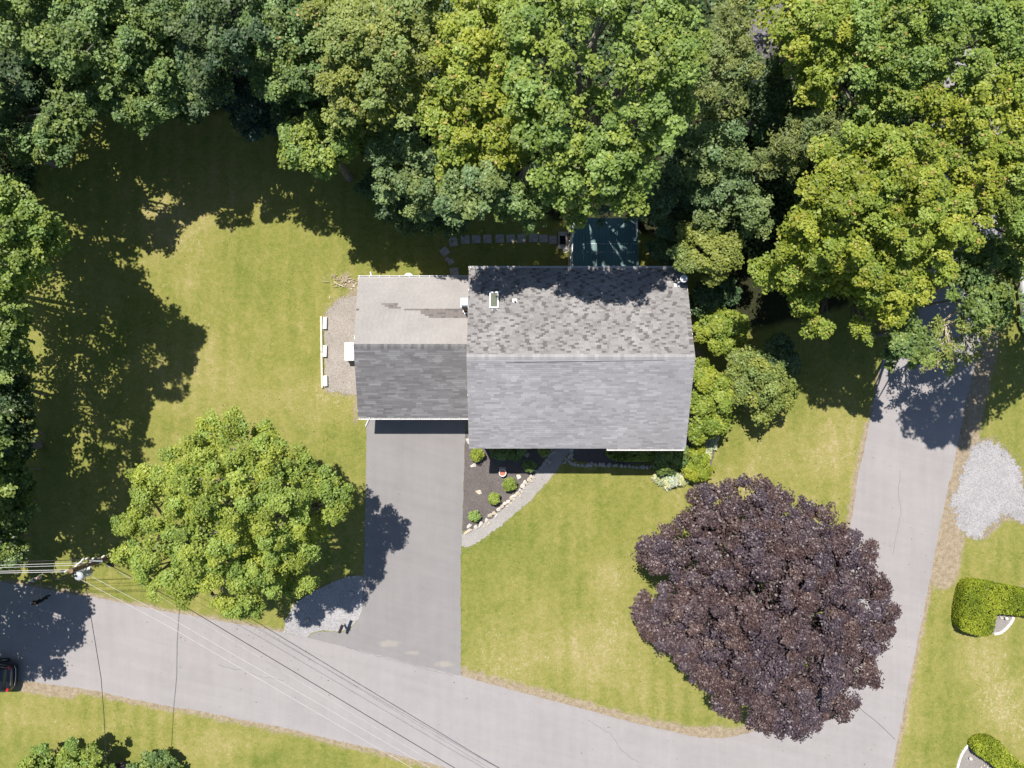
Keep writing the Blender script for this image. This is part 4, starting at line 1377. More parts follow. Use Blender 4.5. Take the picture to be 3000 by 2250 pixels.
def crown_clumps(lobes, rc, cover, rng, flat, zmin=-.35, rs=1.0, gap=1.5, corek=.66):
    """lobes (x, y, z, r, main) carry boughs, boughs carry leaf clumps.
    returns clump centres, a hue for each (shared along a bough) and which of them are inner filling"""
    B = []
    L = np.array([l[:4] for l in lobes])
    core = []
    for i, (x, y, z, r) in enumerate(L):
        main = lobes[i][4]
        if not main:
            core.append((x, y, z, r)); continue
        if r < rs * 1.2:
            B.append((x, y, z, r)); continue
        n = max(5, int(gap * (r / rs) ** 2))
        d = unit(n, rng, zmin)
        rad = (r - rs * .5) * rng.uniform(.70, 1.14, n)
        p = np.array([x, y, z]) + d * rad[:, None] * np.array([1, 1, flat])
        p[:, 2] += rng.normal(0, .28 * rs, n)
        keep = np.ones(n, bool)
        for j, (x2, y2, z2, r2) in enumerate(L):
            if j != i and lobes[j][4]:
                q = (p - np.array([x2, y2, z2])) / np.array([1, 1, flat])
                keep &= np.linalg.norm(q, axis=1) > (r2 - rs) * .72
        B += [(*p[k_], rs * rng.uniform(.6, 1.2)) for k_ in np.where(keep)[0]]
        core.append((x, y, z - r * .2, r * corek))
    B = np.array(B)
    C, H = [], []
    for i, (x, y, z, r) in enumerate(B):
        n = max(3, int(cover * 2.2 * r * r / (rc * rc)))
        d = unit(n, rng, -.15)
        rad = np.maximum(.04, r - rc * .6) * np.where(rng.rand(n) < .88, rng.uniform(.8, 1.08, n), rng.uniform(.3, .8, n))
        p = np.array([x, y, z]) + d * rad[:, None] * np.array([1, 1, .85])
        near = np.linalg.norm(B[:, :3] - np.array([x, y, z]), axis=1) < r + B[:, 3]
        near[i] = False
        keep = np.ones(n, bool)
        for x2, y2, z2, r2 in B[near]:
            q = p - np.array([x2, y2, z2])
            keep &= ~((np.linalg.norm(q, axis=1) < (r2 - rc * .5) * .85) & (q[:, 2] < r2 * .35))
        C.append(p[keep]); H.append(np.full(keep.sum(), rng.rand()))
    nb = sum(len(c) for c in C)
    rf = max(rc * 1.5, .42)
    for x, y, z, r in core:
        n = max(3, int(1.55 * 2.6 * r * r / (rf * rf)))
        d = unit(n, rng, -.3)
        p = np.array([x, y, z]) + d * (r * rng.uniform(.75, 1.0, n))[:, None] * np.array([1, 1, flat])
        C.append(p); H.append(rng.uniform(0, .6, n))  # inner filling keeps to darker leaf tones: crown shade put into the colour
    C = np.concatenate(C); H = np.concatenate(H)
    fill = np.arange(len(C)) >= nb
    return C, H, fill

def crown_mesh(name, C, rc, leaf, per, pal, rng, base, flatc=.7, orange=0.0, up=.55, huevar=.5, aspect=.72, mat=None, white=0.0, H=None, fill=None):
    n = len(C)
    if H is None: H = rng.uniform(0, 1, n)
    if fill is None: fill = np.zeros(n, bool)
    k = np.where(fill, rng.poisson(per * .7, n), rng.poisson(per, n)).clip(4)
    rcl = np.where(fill, max(rc * 1.5, .42), rc) * rng.uniform(.75, 1.25, n)
    lf = np.where(fill, leaf * 1.35, leaf)
    idx = np.repeat(np.arange(n), k)
    m = len(idx)
    d = unit(m, rng, -.6)
    rr_ = rcl[idx] * np.where(rng.rand(m) < .75, rng.uniform(.72, 1.1, m), rng.uniform(.2, .75, m))
    el = rng.uniform(.8, 1.25, (n, 3))[idx]
    pos = C[idx] + d * rr_[:, None] * el * np.array([1, 1, flatc])
    nr = norm(d * .55 + np.array([0, 0, up]) + rng.normal(0, .34, (m, 3)))
    V, Q = leaf_quads(pos, nr, lf[idx][:, None] if False else leaf, rng, aspect)
    s = (lf[idx] / leaf)
    if fill.any():
        V4 = V.reshape(-1, 4, 3)
        V = (pos[:, None, :] + (V4 - pos[:, None, :]) * s[:, None, None]).reshape(-1, 3)
    pal = np.array(PAL[pal])
    hue = np.clip(H[idx] * .75 + rng.uniform(0, 1, n)[idx] * .25, 0, 1)
    t = np.clip(huevar * hue + (1 - huevar) * rng.rand(m) + rng.normal(0, .10, m), 0, 1)
    c = np.where(t[:, None] < .5, pal[0] + (pal[1] - pal[0]) * (t * 2)[:, None], pal[1] + (pal[2] - pal[1]) * (t * 2 - 1)[:, None])
    # some boughs lean to blue-green, some to yellow
    sh = (np.sin(H * 37.0) * .5)[idx][:, None]
    c = c * (1 + sh * np.array([.24, .07, -.25]))
    if orange > 0:
        tip = (d[:, 2] > .80) & (rng.rand(n)[idx] < orange) & (rng.rand(m) < .5) & ~fill[idx]
        c[tip] = np.array([.48, .33, .11]) * rng.uniform(.7, 1.2, (tip.sum(), 1))
    if white > 0:
        wt = rng.rand(m) < white
        c[wt] = np.array([.62, .62, .52]) * rng.uniform(.6, 1.05, (wt.sum(), 1))
    return np_mesh(name, V - np.array(base), Q, mat or MAT['leaf'], c)

LEAF_TOTAL = [0]
def plant(name, label, cat, lobes, pal, leaf=.24, rc=.55, per=70, cover=1.35, flat=.8, base=None, group=None, orange=0.0, trunk=.22, bark='bark', mat=None,
          seed=None, twigs=5, up=.9, huevar=.5, part_name='crown', trunk_name='trunk', zmin=-.35, white=0.0, aspect=.72, limbs=True, flatc=.7, rs=1.0, hs=1.0, deep=False, gap=1.6, sunfleck=None, core=.66):
    """lobes: (px, py, radius in photo pixels, height of the lobe centre)"""
    rng = np.random.RandomState((seed if seed is not None else int(lobes[0][0] * 7 + lobes[0][1] * 13)) % 100000)
    L = []
    lobes = [(*l, True) for l in lobes]
    if deep:                       # inner boughs below the top, hidden under it but there for the shade
        lobes += [(px, py, r * .8, h * f, False) for px, py, r, h, _ in lobes if r > 42 for f in ((.72, .46) if hs < 1.15 else (.70,))]
    for px, py, r, h, main in lobes:
        h = h * hs
        q = P(px, py, h)
        L.append((q.x, q.y, h, M(r, h), main))
    A = np.array([l[:4] for l in L])
    if base is None:
        w = A[:, 3] ** 2
        base = (float((A[:, 0] * w).sum() / w.sum()), float((A[:, 1] * w).sum() / w.sum()), 0.0)
    else:
        q = P(*base); base = (q.x, q.y, 0.0)
    C, H, fill = crown_clumps(L, rc, cover, rng, flat, zmin, rs, gap, core)
    ok = C[:, 2] > rc * .25
    if sunfleck:                   # clumps cut away along the sun's path so light flecks the porch roof
        x0, x1, y0, y1, z0, keepf = sunfleck
        kx, ky = SUN_DIR.x / -SUN_DIR.z, SUN_DIR.y / -SUN_DIR.z
        sx_, sy_ = C[:, 0] + kx * (C[:, 2] - z0), C[:, 1] + ky * (C[:, 2] - z0)
        inside = (sx_ > x0) & (sx_ < x1) & (sy_ > y0) & (sy_ < y1)
        pat = np.sin(sx_ * 4.1 + 1.3 * np.sin(sy_ * 2.3)) + np.sin(sy_ * 4.7 + 1.1 * np.sin(sx_ * 3.1 + 1))
        ok &= ~(inside & (pat > keepf))
    C, H, fill = C[ok], H[ok], fill[ok]
    root = thing(name, label, cat, base, group)
    me = crown_mesh(part_name, C, rc, leaf, per, pal, rng, base, orange=orange, mat=mat, up=up, huevar=huevar, white=white, aspect=aspect, flatc=flatc, H=H, fill=fill)
    LEAF_TOTAL[0] += len(me.polygons)
    link(part_name, me, root)
    # trunk, limbs and twigs
    mb = MB()
    B = Vector(base)
    zc = min(a[2] for a in L if a[4])
    fork = B + Vector((rng.normal(0, .15), rng.normal(0, .15), max(.2, zc * .45)))
    mb.tube([B + Vector((0, 0, -.1)), B.lerp(fork, .5) + Vector((rng.normal(0, .06), rng.normal(0, .06), 0)), fork], [trunk * 1.25, trunk, trunk * .85], 9)
    if limbs:
        for x, y, z, r, main in L:
            if not main: continue
            c_ = Vector((x, y, z))
            mid = fork.lerp(c_, .5) + Vector((rng.normal(0, .25), rng.normal(0, .25), .25))
            mb.tube([fork, mid, c_ + Vector((0, 0, r * .25))], [trunk * .6, trunk * .38, trunk * .16], 6)
            near = C[np.linalg.norm(C - np.array([x, y, z]), axis=1) < r * 1.15]
            if len(near):
                for i in rng.choice(len(near), min(twigs, len(near)), replace=False):
                    e = Vector(near[i])
                    s_ = mid.lerp(c_, rng.uniform(.1, 1))
                    m_ = s_.lerp(e, .55) + Vector((rng.normal(0, .12), rng.normal(0, .12), rng.uniform(-.1, .2)))
                    mb.tube([s_, m_, e + (e - m_) * .15], [trunk * .2, trunk * .12, .012], 4)
    mb.v = [(v[0] - base[0], v[1] - base[1], v[2] - base[2]) for v in mb.v]
    mb.build(trunk_name, MAT[bark], root)
    return root

FG = 'trees of the wood behind the house'
def tree(label, lobes, pal, **kw):
    kw.setdefault('group', FG); kw.setdefault('deep', True); kw.setdefault('hs', 1.08)
    kw['leaf'] = kw.get('leaf', .24) * .68; kw['rc'] = kw.get('rc', .5) * .52; kw['per'] = kw.get('per', 60) * .36; kw.setdefault('rs', .56); kw['cover'] = kw.get('cover', 1.2) * .9; kw.setdefault('gap', 1.4); kw.setdefault('up', 1.15); kw.setdefault('flatc', .6)
    return plant('deciduous_tree', label, 'tree', lobes, pal, **kw)

# the two lawn trees
plant('maple_tree', 'bright yellow-green maple alone on the front lawn beside the driveway', 'tree',
      [(680, 1500, 170, 8.2), (560, 1330, 75, 7.2), (690, 1310, 95, 7.6), (620, 1270, 55, 7.0), (790, 1290, 45, 7.0), (780, 1270, 34, 6.8), (850, 1350, 70, 7.2), (890, 1400, 60, 7.0), (440, 1440, 75, 7.0), (420, 1390, 42, 6.6), (520, 1430, 80, 7.8),
       (410, 1530, 62, 6.6), (370, 1525, 35, 6.2), (470, 1590, 85, 7.0), (400, 1620, 50, 6.2), (450, 1690, 55, 6.2), (560, 1680, 90, 7.2), (540, 1730, 45, 6.0), (640, 1640, 100, 8.2), (700, 1740, 65, 6.4), (640, 1770, 26, 5.6), (730, 1780, 38, 5.8), (780, 1680, 85, 7.2), (860, 1600, 85, 7.4), (800, 1520, 100, 8.6),
       (860, 1470, 70, 8.0), (945, 1410, 48, 7.2), (960, 1440, 45, 7.2), (1000, 1450, 36, 7.0), (985, 1490, 38, 7.0), (920, 1540, 60, 6.6), (870, 1700, 50, 5.6), (910, 1705, 25, 5.0), (600, 1400, 90, 8.4), (720, 1400, 100, 8.6), (600, 1540, 110, 8.8)],
      'maple', leaf=.128, rc=.26, per=50, cover=1.25, flat=.85, hs=1.25, rs=.47, gap=1.0, core=.58, base=(650, 1545, 0), trunk=.3, huevar=.6, twigs=3, seed=5)
plant('purple_maple_tree', 'big dark purple maple at the street corner', 'tree',
      [(2240, 1760, 200, 8.0), (2100, 1480, 75, 6.4), (2060, 1470, 48, 6.0), (2190, 1450, 70, 6.4), (2270, 1460, 48, 6.2), (2300, 1530, 90, 7.0), (2390, 1530, 65, 6.4), (2450, 1600, 70, 6.4), (2480, 1610, 52, 6.2), (2540, 1620, 32, 5.8), (2555, 1600, 18, 5.6), (2520, 1700, 62, 6.4), (2560, 1730, 36, 5.8), (2590, 1720, 20, 5.6), (2560, 1810, 62, 6.4), (2600, 1820, 24, 5.6),
       (2540, 1890, 52, 6.2), (2510, 1960, 60, 6.0), (2560, 1990, 28, 5.4), (2440, 2020, 75, 6.2), (2390, 2070, 60, 5.8), (2330, 2110, 48, 5.4), (2260, 2090, 62, 5.6), (2280, 2130, 32, 5.2), (2325, 2150, 20, 5.0), (2390, 2125, 18, 5.0), (2200, 2010, 80, 6.2), (2130, 2060, 45, 5.4), (2120, 1960, 70, 6.0), (2040, 1930, 60, 5.8), (2000, 1860, 70, 5.8), (1940, 1820, 60, 5.6), (1890, 1800, 40, 5.2), (1885, 1750, 28, 5.0),
       (1970, 1750, 60, 6.0), (2030, 1660, 80, 6.4), (1940, 1620, 65, 5.8), (1900, 1600, 42, 5.4), (1885, 1620, 28, 5.2), (1950, 1565, 30, 5.4), (2020, 1570, 70, 6.0), (2130, 1600, 110, 7.6), (2330, 1660, 130, 8.0), (2400, 1800, 130, 7.8), (2350, 1930, 120, 7.2), (2200, 1890, 130, 7.6), (2100, 1780, 120, 7.4), (2240, 1620, 110, 8.0)],
      'purple', leaf=.13, rc=.26, per=40, cover=1.25, flat=.75, rs=.55, gap=2.1, base=(2240, 1800, 0), trunk=.3, mat=MAT['purple'], huevar=.35, twigs=4, group=None, seed=9)

# the wood, from the upper corner round to the lane
tree('pale oak crown at the upper corner of the wood', [(130, 50, 150, 12), (290, 110, 150, 12.5), (60, -60, 160, 12), (200, 160, 90, 11.5), (100, 130, 60, 11), (330, -40, 150, 12.5)], 'mid', leaf=.27, rc=.5, per=55, orange=0, hs=.82)
tree('dark green tree bordering the pale oak at the top of the shaded lawn', [(450, 170, 150, 11.5), (400, 290, 100, 10.2), (540, 60, 140, 12), (520, 220, 100, 10.5), (470, 300, 50, 9.5), (330, 240, 80, 10)], 'mid', leaf=.26, rc=.48, per=55, hs=.8)
tree('low leaning limb tree between the pale oak and the lawn edge', [(200, 330, 70, 8), (120, 410, 72, 7.6), (175, 400, 60, 7.8), (235, 300, 55, 8), (60, 430, 48, 7)], 'mid', leaf=.26, rc=.45, per=60, base=(20, 420, 0))
tree('deep shade tree tucked in the dark corner under the pale oak', [(40, 250, 110, 6.5), (120, 230, 80, 6), (-40, 380, 90, 6)], 'dark', leaf=.26, rc=.5, per=50)
tree('rounded bright oak crown leaning in over the shaded side lawn', [(20, 600, 100, 11), (60, 680, 110, 10.8), (140, 700, 60, 10), (175, 710, 32, 9.6), (40, 780, 100, 10), (-60, 720, 170, 11.5), (0, 870, 80, 9.5), (-70, 560, 100, 11)], 'green', leaf=.25, rc=.5, per=65, base=(-120, 760, 0))
tree('dark crown just below the rounded oak on the lawn edge', [(10, 990, 80, 8.5), (-70, 1030, 120, 9.5), (50, 1050, 45, 6.5), (30, 940, 55, 7.5)], 'mid', leaf=.25, rc=.48, per=60, base=(-60, 1060, 0))
tree('tall dark tree beyond the picture edge shading the side lawn', [(-150, 1420, 170, 9.5), (-130, 1250, 150, 10), (-260, 1330, 170, 11)], 'mid', leaf=.3, rc=.6, per=45, group='shade trees beyond the picture edge')
tree('dark tree beyond the picture edge between the two oak crowns', [(-105, 300, 110, 9.8), (-125, 430, 110, 9.8), (-85, 520, 72, 9.6), (-110, 190, 90, 9.8)], 'mid', leaf=.3, rc=.55, per=45, group='shade trees beyond the picture edge')
tree('dark tree beyond the picture edge shading the road', [(-300, 1780, 150, 8.3), (-215, 1880, 85, 7.4), (-230, 1690, 100, 8.2), (-165, 1770, 72, 7.6), (-120, 1745, 40, 7.6), (-330, 1900, 110, 8)], 'mid', leaf=.3, rc=.55, per=45, base=(-430, 1560, 0), group='shade trees beyond the picture edge')
tree('dark tree between the orange-tipped crown and the shaded lawn', [(640, 110, 130, 11), (600, 230, 85, 9.5), (690, 30, 130, 11.5), (560, 300, 60, 8)], 'dark', leaf=.26, rc=.5, per=55)
tree('dark crown with scattered orange tips left of the yellow-green grove', [(830, 110, 110, 11), (870, 220, 90, 10.5), (790, 250, 60, 9.5), (800, 0, 110, 11.5), (920, 50, 90, 11.5)], 'mid', leaf=.24, rc=.42, per=50, orange=.16)
plant('spruce_tree', 'bluish spruce low in the shade above the lawn corner', 'tree', [(755, 320, 62, 4.6), (700, 270, 60, 5), (790, 350, 42, 3.8), (730, 300, 45, 6)], 'blue', leaf=.16, rc=.34, per=75, group=FG, bark='bark_dark')
plant('spruce_tree', 'dark spruce hidden in the shade below the orange-tipped crown', 'tree', [(850, 320, 70, 5), (900, 290, 60, 5.5), (860, 260, 40, 6.5)], 'dark', leaf=.17, rc=.36, per=70, group=FG, bark='bark_dark')
tree('small light-green tree overhanging the dappled lawn', [(930, 420, 85, 8.4), (870, 400, 48, 8), (870, 450, 45, 8), (1000, 420, 60, 8.4), (950, 470, 45, 8), (1020, 370, 50, 8.4)], 'green', leaf=.26, rc=.42, per=60, huevar=.35)
tree('olive-yellow crown at the top of the grove', [(1080, 90, 120, 12.6), (1000, 140, 80, 12), (1170, 150, 110, 12.5), (1030, 240, 90, 11.5), (1130, 290, 110, 11.5), (980, 40, 80, 12.2), (1200, 20, 110, 12.8), (1010, 330, 60, 10.5), (960, 240, 40, 11), (925, 235, 20, 10.8)], 'khaki', leaf=.23, rc=.42, per=62, orange=.10)
tree('yellow-green crown flecked with orange in the middle of the grove', [(1420, 90, 120, 13.4), (1390, 230, 120, 13.4), (1440, 340, 110, 13), (1360, 400, 100, 12.2), (1480, 440, 80, 12.2), (1300, 330, 80, 12), (1330, 480, 60, 11), (1320, 130, 80, 12.5), (1420, -20, 110, 13.5)], 'yellow', leaf=.23, rc=.42, per=66, orange=.16)
tree('grey-green tree hanging over the dappled lawn below the grove', [(1190, 480, 95, 8.6), (1280, 540, 95, 8.8), (1380, 560, 80, 12), (1120, 420, 60, 8), (1230, 590, 60, 7.6), (1330, 610, 48, 11.4), (1440, 540, 70, 12.2), (1395, 610, 36, 11.6), (1150, 540, 48, 7.2), (1120, 480, 40, 7)], 'grey', leaf=.24, rc=.45, per=58)
tree('deep green undertree at the lawn edge below the grey-green crown', [(1160, 600, 52, 4.8), (1250, 640, 50, 4.6), (1330, 650, 45, 4.5), (1100, 540, 45, 5), (1210, 650, 35, 4)], 'dark', leaf=.22, rc=.4, per=60)
tree('largest maple of the wood, its crown reaching the porch roof', [(1750, 70, 150, 14.8), (1610, 200, 125, 14.2), (1905, 190, 140, 14.8), (1745, 310, 62, 13), (1870, 370, 120, 13.8), (1600, 360, 120, 13.6), (1640, 480, 100, 12.8), (1780, 470, 120, 13), (1720, 548, 78, 12), (1800, 570, 55, 11.8), (1860, 560, 60, 12), (1560, 80, 110, 14), (1590, 270, 110, 13.8),
      (1990, 110, 110, 14.4), (1960, 280, 90, 13.8), (1640, 560, 60, 11.5), (1680, 640, 36, 10.6), (1870, 480, 70, 12.6), (1880, 20, 140, 14.8), (1680, 0, 140, 14.8)], 'green', leaf=.25, rc=.5, per=72, trunk=.4, cover=1.25, hs=1.17, deep=False, sunfleck=(3.4, 8.0, 5.6, 10.3, 3.3, -.15))
tree('drooping green branch tree touching the stepping stones', [(1545, 590, 52, 8), (1560, 640, 36, 7.4), (1500, 570, 48, 8), (1575, 600, 40, 7.8), (1550, 670, 20, 6.8), (1480, 620, 36, 6)], 'mid', leaf=.23, rc=.4, per=68, hs=1.5, deep=False, base=(1530, 545, 0))
tree('shaded tree behind the porch under the largest maple', [(1760, 628, 34, 5.5), (1830, 620, 36, 5.5), (1700, 622, 26, 5.5), (1940, 560, 65, 8), (1900, 610, 45, 7), (1990, 500, 60, 8.4), (1850, 610, 35, 6.5)], 'dark', leaf=.24, rc=.45, per=58, sunfleck=(3.4, 8.0, 5.6, 10.3, 3.3, -.6))
tree('feathery olive crown between the largest maple and the dark gap', [(2130, 130, 80, 12), (2090, 220, 90, 12), (2150, 60, 70, 12.2), (2060, 300, 60, 11.4), (2130, 300, 60, 11.2), (2170, 200, 60, 11.6)], 'olive', leaf=.26, rc=.42, per=58, aspect=.4)
tree('shaded crown below the feathery olive tree', [(2100, 420, 75, 9.4), (2050, 490, 60, 8.8), (2150, 470, 55, 8.8), (2010, 420, 50, 9)], 'grey', leaf=.24, rc=.45, per=56)
tree('dusty green crown above the yellow tree at the house corner', [(2140, 570, 75, 8), (2090, 610, 60, 7.6), (2190, 600, 60, 7.6), (2060, 560, 48, 7.8), (2220, 650, 42, 7), (2110, 530, 50, 8)], 'grey', leaf=.22, rc=.4, per=62)
tree('dark low tree in the shade between porch and dusty crown', [(1960, 650, 52, 5.2), (1930, 720, 36, 4.6), (2000, 600, 48, 5.6), (1950, 760, 26, 4.4)], 'dark', leaf=.2, rc=.36, per=64)
plant('cedar_tree', 'yellow-green cedar overhanging the rear corner of the main roof', 'tree', [(2080, 740, 62, 7.2), (2030, 700, 48, 7), (2120, 760, 48, 6.8), (2020, 770, 38, 7), (2070, 690, 46, 7.2), (2090, 800, 36, 6.4), (1995, 740, 28, 7), (2140, 710, 32, 6.6)], 'khaki', leaf=.17, rc=.34, per=72, group=FG, base=(2085, 770, 0))
plant('bush', 'dark bush squeezed between gable wall and light-green shrub', 'bush', [(2070, 860, 46, 3.4), (2110, 840, 40, 3.6), (2045, 890, 32, 3), (2090, 900, 30, 2.8), (2140, 860, 30, 3.2)], 'dark', leaf=.18, rc=.34, per=62, trunk=.1)
tree('broad golden-green maple with orange tips beside the lane', [(2480, 620, 160, 12.2), (2380, 690, 110, 11.4), (2620, 570, 150, 12.4), (2520, 480, 130, 12.4), (2650, 470, 100, 12.4), (2700, 680, 110, 11.6), (2580, 740, 120, 11.4), (2560, 860, 80, 10.4), (2620, 900, 62, 9.8), (2480, 800, 80, 10.2), (2330, 760, 75, 10), (2290, 810, 55, 9.2), (2240, 790, 42, 8.8),
      (2780, 620, 75, 11.4), (2820, 690, 45, 10.8), (2880, 640, 30, 10.6), (2350, 880, 45, 8.4), (2400, 950, 38, 7.8), (2370, 970, 28, 7.4), (2660, 840, 70, 10.2), (2720, 790, 65, 10.6), (2520, 960, 32, 9), (2550, 990, 22, 8.6), (2440, 560, 90, 12), (2400, 820, 60, 8.8)],
     'yellow', leaf=.22, rc=.42, per=66, orange=.2, trunk=.36, cover=1.25)
tree('yellow-green crown above the shed roof', [(2350, 90, 100, 12.6), (2300, 10, 100, 12.6), (2410, 170, 85, 12), (2390, 260, 60, 11), (2430, 50, 90, 12.8), (2330, 210, 40, 10.5)], 'yellow', leaf=.23, rc=.42, per=60, orange=.2)
tree('willow-like grey-green crown beside the golden-green maple', [(2360, 380, 70, 10), (2420, 360, 55, 10.2), (2290, 430, 62, 9.4), (2240, 480, 50, 8.8), (2440, 420, 40, 10), (2320, 480, 48, 9)], 'olive', leaf=.27, rc=.4, per=56, aspect=.32)
tree('shaded grey tree below the shed', [(2280, 230, 60, 7), (2240, 300, 60, 7), (2330, 290, 55, 7.4), (2250, 380, 48, 7)], 'dark', leaf=.24, rc=.45, per=52)
tree('loose green crown over the upper end of the lane', [(2560, 70, 110, 12.8), (2640, 150, 90, 12.4), (2500, 190, 75, 12), (2580, 240, 70, 11.6), (2680, 40, 90, 13), (2640, 290, 60, 11.4), (2540, 330, 55, 11)], 'green', leaf=.23, rc=.42, per=52, orange=.14, cover=1.1)
tree('pale green crown beside the bright gap at the upper edge', [(2780, 90, 85, 12.6), (2850, 20, 95, 12.8), (2740, 180, 62, 12), (2720, 0, 80, 12.8), (2960, 40, 70, 12.8), (2940, 115, 60, 12.4), (3000, 70, 70, 12.8), (2890, 130, 45, 12), (2960, 185, 50, 12), (3000, 160, 50, 12), (2920, 60, 60, 12.6), (2850, 200, 52, 12.2), (2885, 218, 42, 12.2), (2820, 235, 36, 12)], 'green', leaf=.23, rc=.42, per=52, cover=1.1)
tree('golden crown with orange tips over the bend of the lane', [(2840, 300, 85, 12), (2910, 380, 85, 12), (2780, 370, 75, 11.8), (2950, 290, 75, 12.2), (2760, 450, 55, 11.4), (2860, 470, 70, 11.6), (2810, 540, 50, 11.2), (2720, 300, 55, 11.8), (2990, 220, 60, 12.2), (2930, 500, 55, 11.2), (2970, 440, 55, 11.5), (2990, 330, 60, 12), (2895, 570, 46, 11), (2925, 590, 36, 10.8)], 'yellow', leaf=.22, rc=.4, per=56, orange=.2, cover=1.15)
tree('green crown at the picture edge above the parked white car', [(2980, 560, 70, 11), (2960, 630, 50, 10.2), (3040, 480, 90, 11.5), (2990, 700, 40, 9.2), (3050, 640, 90, 10.5)], 'green', leaf=.24, rc=.42, per=56, cover=1.1)
tree('tall tree beyond the picture edge shading the lane', [(3088, 850, 78, 14), (3160, 820, 110, 14), (3090, 925, 72, 13.6), (3170, 930, 100, 13.6), (3250, 870, 120, 14)], 'mid', leaf=.3, rc=.55, per=45, base=(3025, 950, 0), group='shade trees beyond the picture edge')
tree('dark tree in deep shade beside the lane end', [(2900, 740, 60, 7), (2860, 820, 52, 7), (2920, 860, 48, 7), (2840, 740, 40, 7), (2890, 920, 40, 7), (2960, 780, 42, 7), (2800, 800, 34, 6.5), (2930, 930, 34, 6.6), (2840, 880, 40, 7)], 'mid', leaf=.25, rc=.42, per=56)
plant('sapling', 'light-leaved sapling catching sun above the dark lane tree', 'tree', [(2935, 885, 26, 7), (2910, 860, 18, 7), (2955, 905, 16, 7), (2975, 800, 24, 7.4), (2790, 860, 20, 7.2)], 'green', leaf=.3, rc=.32, per=30, trunk=.07, aspect=.4)
tree('green tree leaning over the lane below the golden-green maple', [(2640, 1000, 42, 7.6), (2680, 1030, 38, 7.4), (2610, 1040, 30, 6.8), (2650, 960, 38, 7.6), (2690, 980, 30, 7.4), (2605, 1075, 16, 6.4), (2672, 1068, 14, 6.8)], 'mid', leaf=.24, rc=.36, per=60, base=(2570, 980, 0), trunk=.14)
# the thin, half-bare tree: branches drawn one by one, few leaves
def sparse_tree():
    rng = np.random.RandomState(77)
    b = P(2800, 880, 0)
    root = thing('sparse_tree', 'thin half-bare tree with pale branches reaching over the lane', 'tree', b)
    mb = MB(); tips = []
    def grow(p, d, L, r, depth):
        n = 3
        pts = [p]; q = p
        for i in range(n):
            d = (d + Vector((rng.normal(0, .17), rng.normal(0, .17), rng.normal(0, .06)))).normalized()
            q = q + d * (L / n); pts.append(q)
        mb.tube(pts, [r * (1 - .15 * i) for i in range(n + 1)], 5 if depth < 2 else 4)
        if depth >= 2: tips.extend(pts[1:])
        if depth < 4:
            for i in range(3 if depth else 5):
                s = pts[rng.randint(1, n + 1)]
                a = rng.uniform(.35, .85) * rng.choice([-1, 1])
                nd = Matrix.Rotation(a, 3, 'Z') @ d + Vector((0, 0, rng.uniform(-.25, .25)))
                grow(s, nd.normalized(), L * rng.uniform(.55, .75), r * .55, depth + 1)
    f = P(2772, 935, 6.2)
    mb.tube([b, b.lerp(f, .5) + Vector((.2, 0, .4)), f], [.10, .08, .06], 7)
    for tgt in ((2770, 1080, 6.4), (2830, 1080, 6.2), (2860, 1010, 6.4), (2720, 950, 6.6), (2740, 1030, 6.4), (2900, 1060, 5.6), (2810, 960, 7.2)):
        t = P(*tgt)
        grow(f, (t - f).normalized(), (t - f).length * .62, .052, 1)
    mb.v = [(v[0] - b.x, v[1] - b.y, v[2]) for v in mb.v]
    mb.build('trunk', MAT['twig'], root)
    C = np.array([tuple(t) for t in tips])
    C = C[rng.rand(len(C)) < .34]
    me = crown_mesh('crown', C, .20, .15, 8, 'khaki', rng, tuple(b), huevar=.4, orange=.10, up=1.2)
    link('crown', me, root)
sparse_tree()

# shrubs at the gable end
def shrub(label, lobes, pal, name='shrub', cat='shrub', **kw):
    kw.setdefault('leaf', .15); kw.setdefault('rc', .3); kw.setdefault('per', 60); kw.setdefault('trunk', .06); kw.setdefault('twigs', 3); kw.setdefault('cover', 1.5); kw.setdefault('rs', .38); kw.setdefault('gap', 1.55)
    return plant(name, label, cat, lobes, pal, part_name='foliage', trunk_name='stem', **kw)
shrub('light-green round shrub beside the upper gable wall', [(2090, 950, 44, 3.0), (2130, 940, 40, 3.0), (2165, 950, 26, 2.6), (2060, 960, 30, 2.6), (2110, 1000, 36, 2.6), (2160, 985, 26, 2.4), (2140, 1010, 24, 2.2)], 'lime', leaf=.17)
shrub('yellow-green tree-like shrub along the gable wall', [(2070, 1120, 44, 3.2), (2050, 1180, 36, 3.0), (2110, 1180, 44, 3.2), (2070, 1240, 44, 2.6), (2040, 1265, 28, 2.2), (2110, 1230, 32, 2.4), (2110, 1110, 36, 3.2), (2060, 1085, 28, 2.8)], 'lime', leaf=.17)
shrub('olive ornamental tree with pale twigs on the side lawn', [(2220, 1120, 62, 3.6), (2170, 1090, 46, 3.4), (2270, 1110, 48, 3.6), (2300, 1140, 34, 3.2), (2240, 1180, 48, 3.2), (2190, 1150, 44, 3.4), (2290, 1180, 34, 3.0), (2200, 1050, 36, 3.4), (2235, 1220, 24, 2.6), (2160, 1060, 26, 3.2)], 'khaki', name='ornamental_tree', cat='tree', leaf=.15, rc=.32, per=46, twigs=7, cover=1.25, trunk=.1)
shrub('deep green sapling in the shade above the olive ornamental tree', [(2280, 1010, 34, 3.4), (2300, 1050, 30, 3.2), (2320, 1080, 24, 2.8), (2270, 1060, 28, 3)], 'dark', leaf=.17)
shrub('golden yew bush at the front house corner', [(2040, 1340, 30, 1.2), (2030, 1375, 26, 1.1), (2055, 1370, 26, 1.1), (2045, 1320, 20, 1.1), (2062, 1345, 16, 1.0)], 'yew', leaf=.13, rc=.2, per=70)
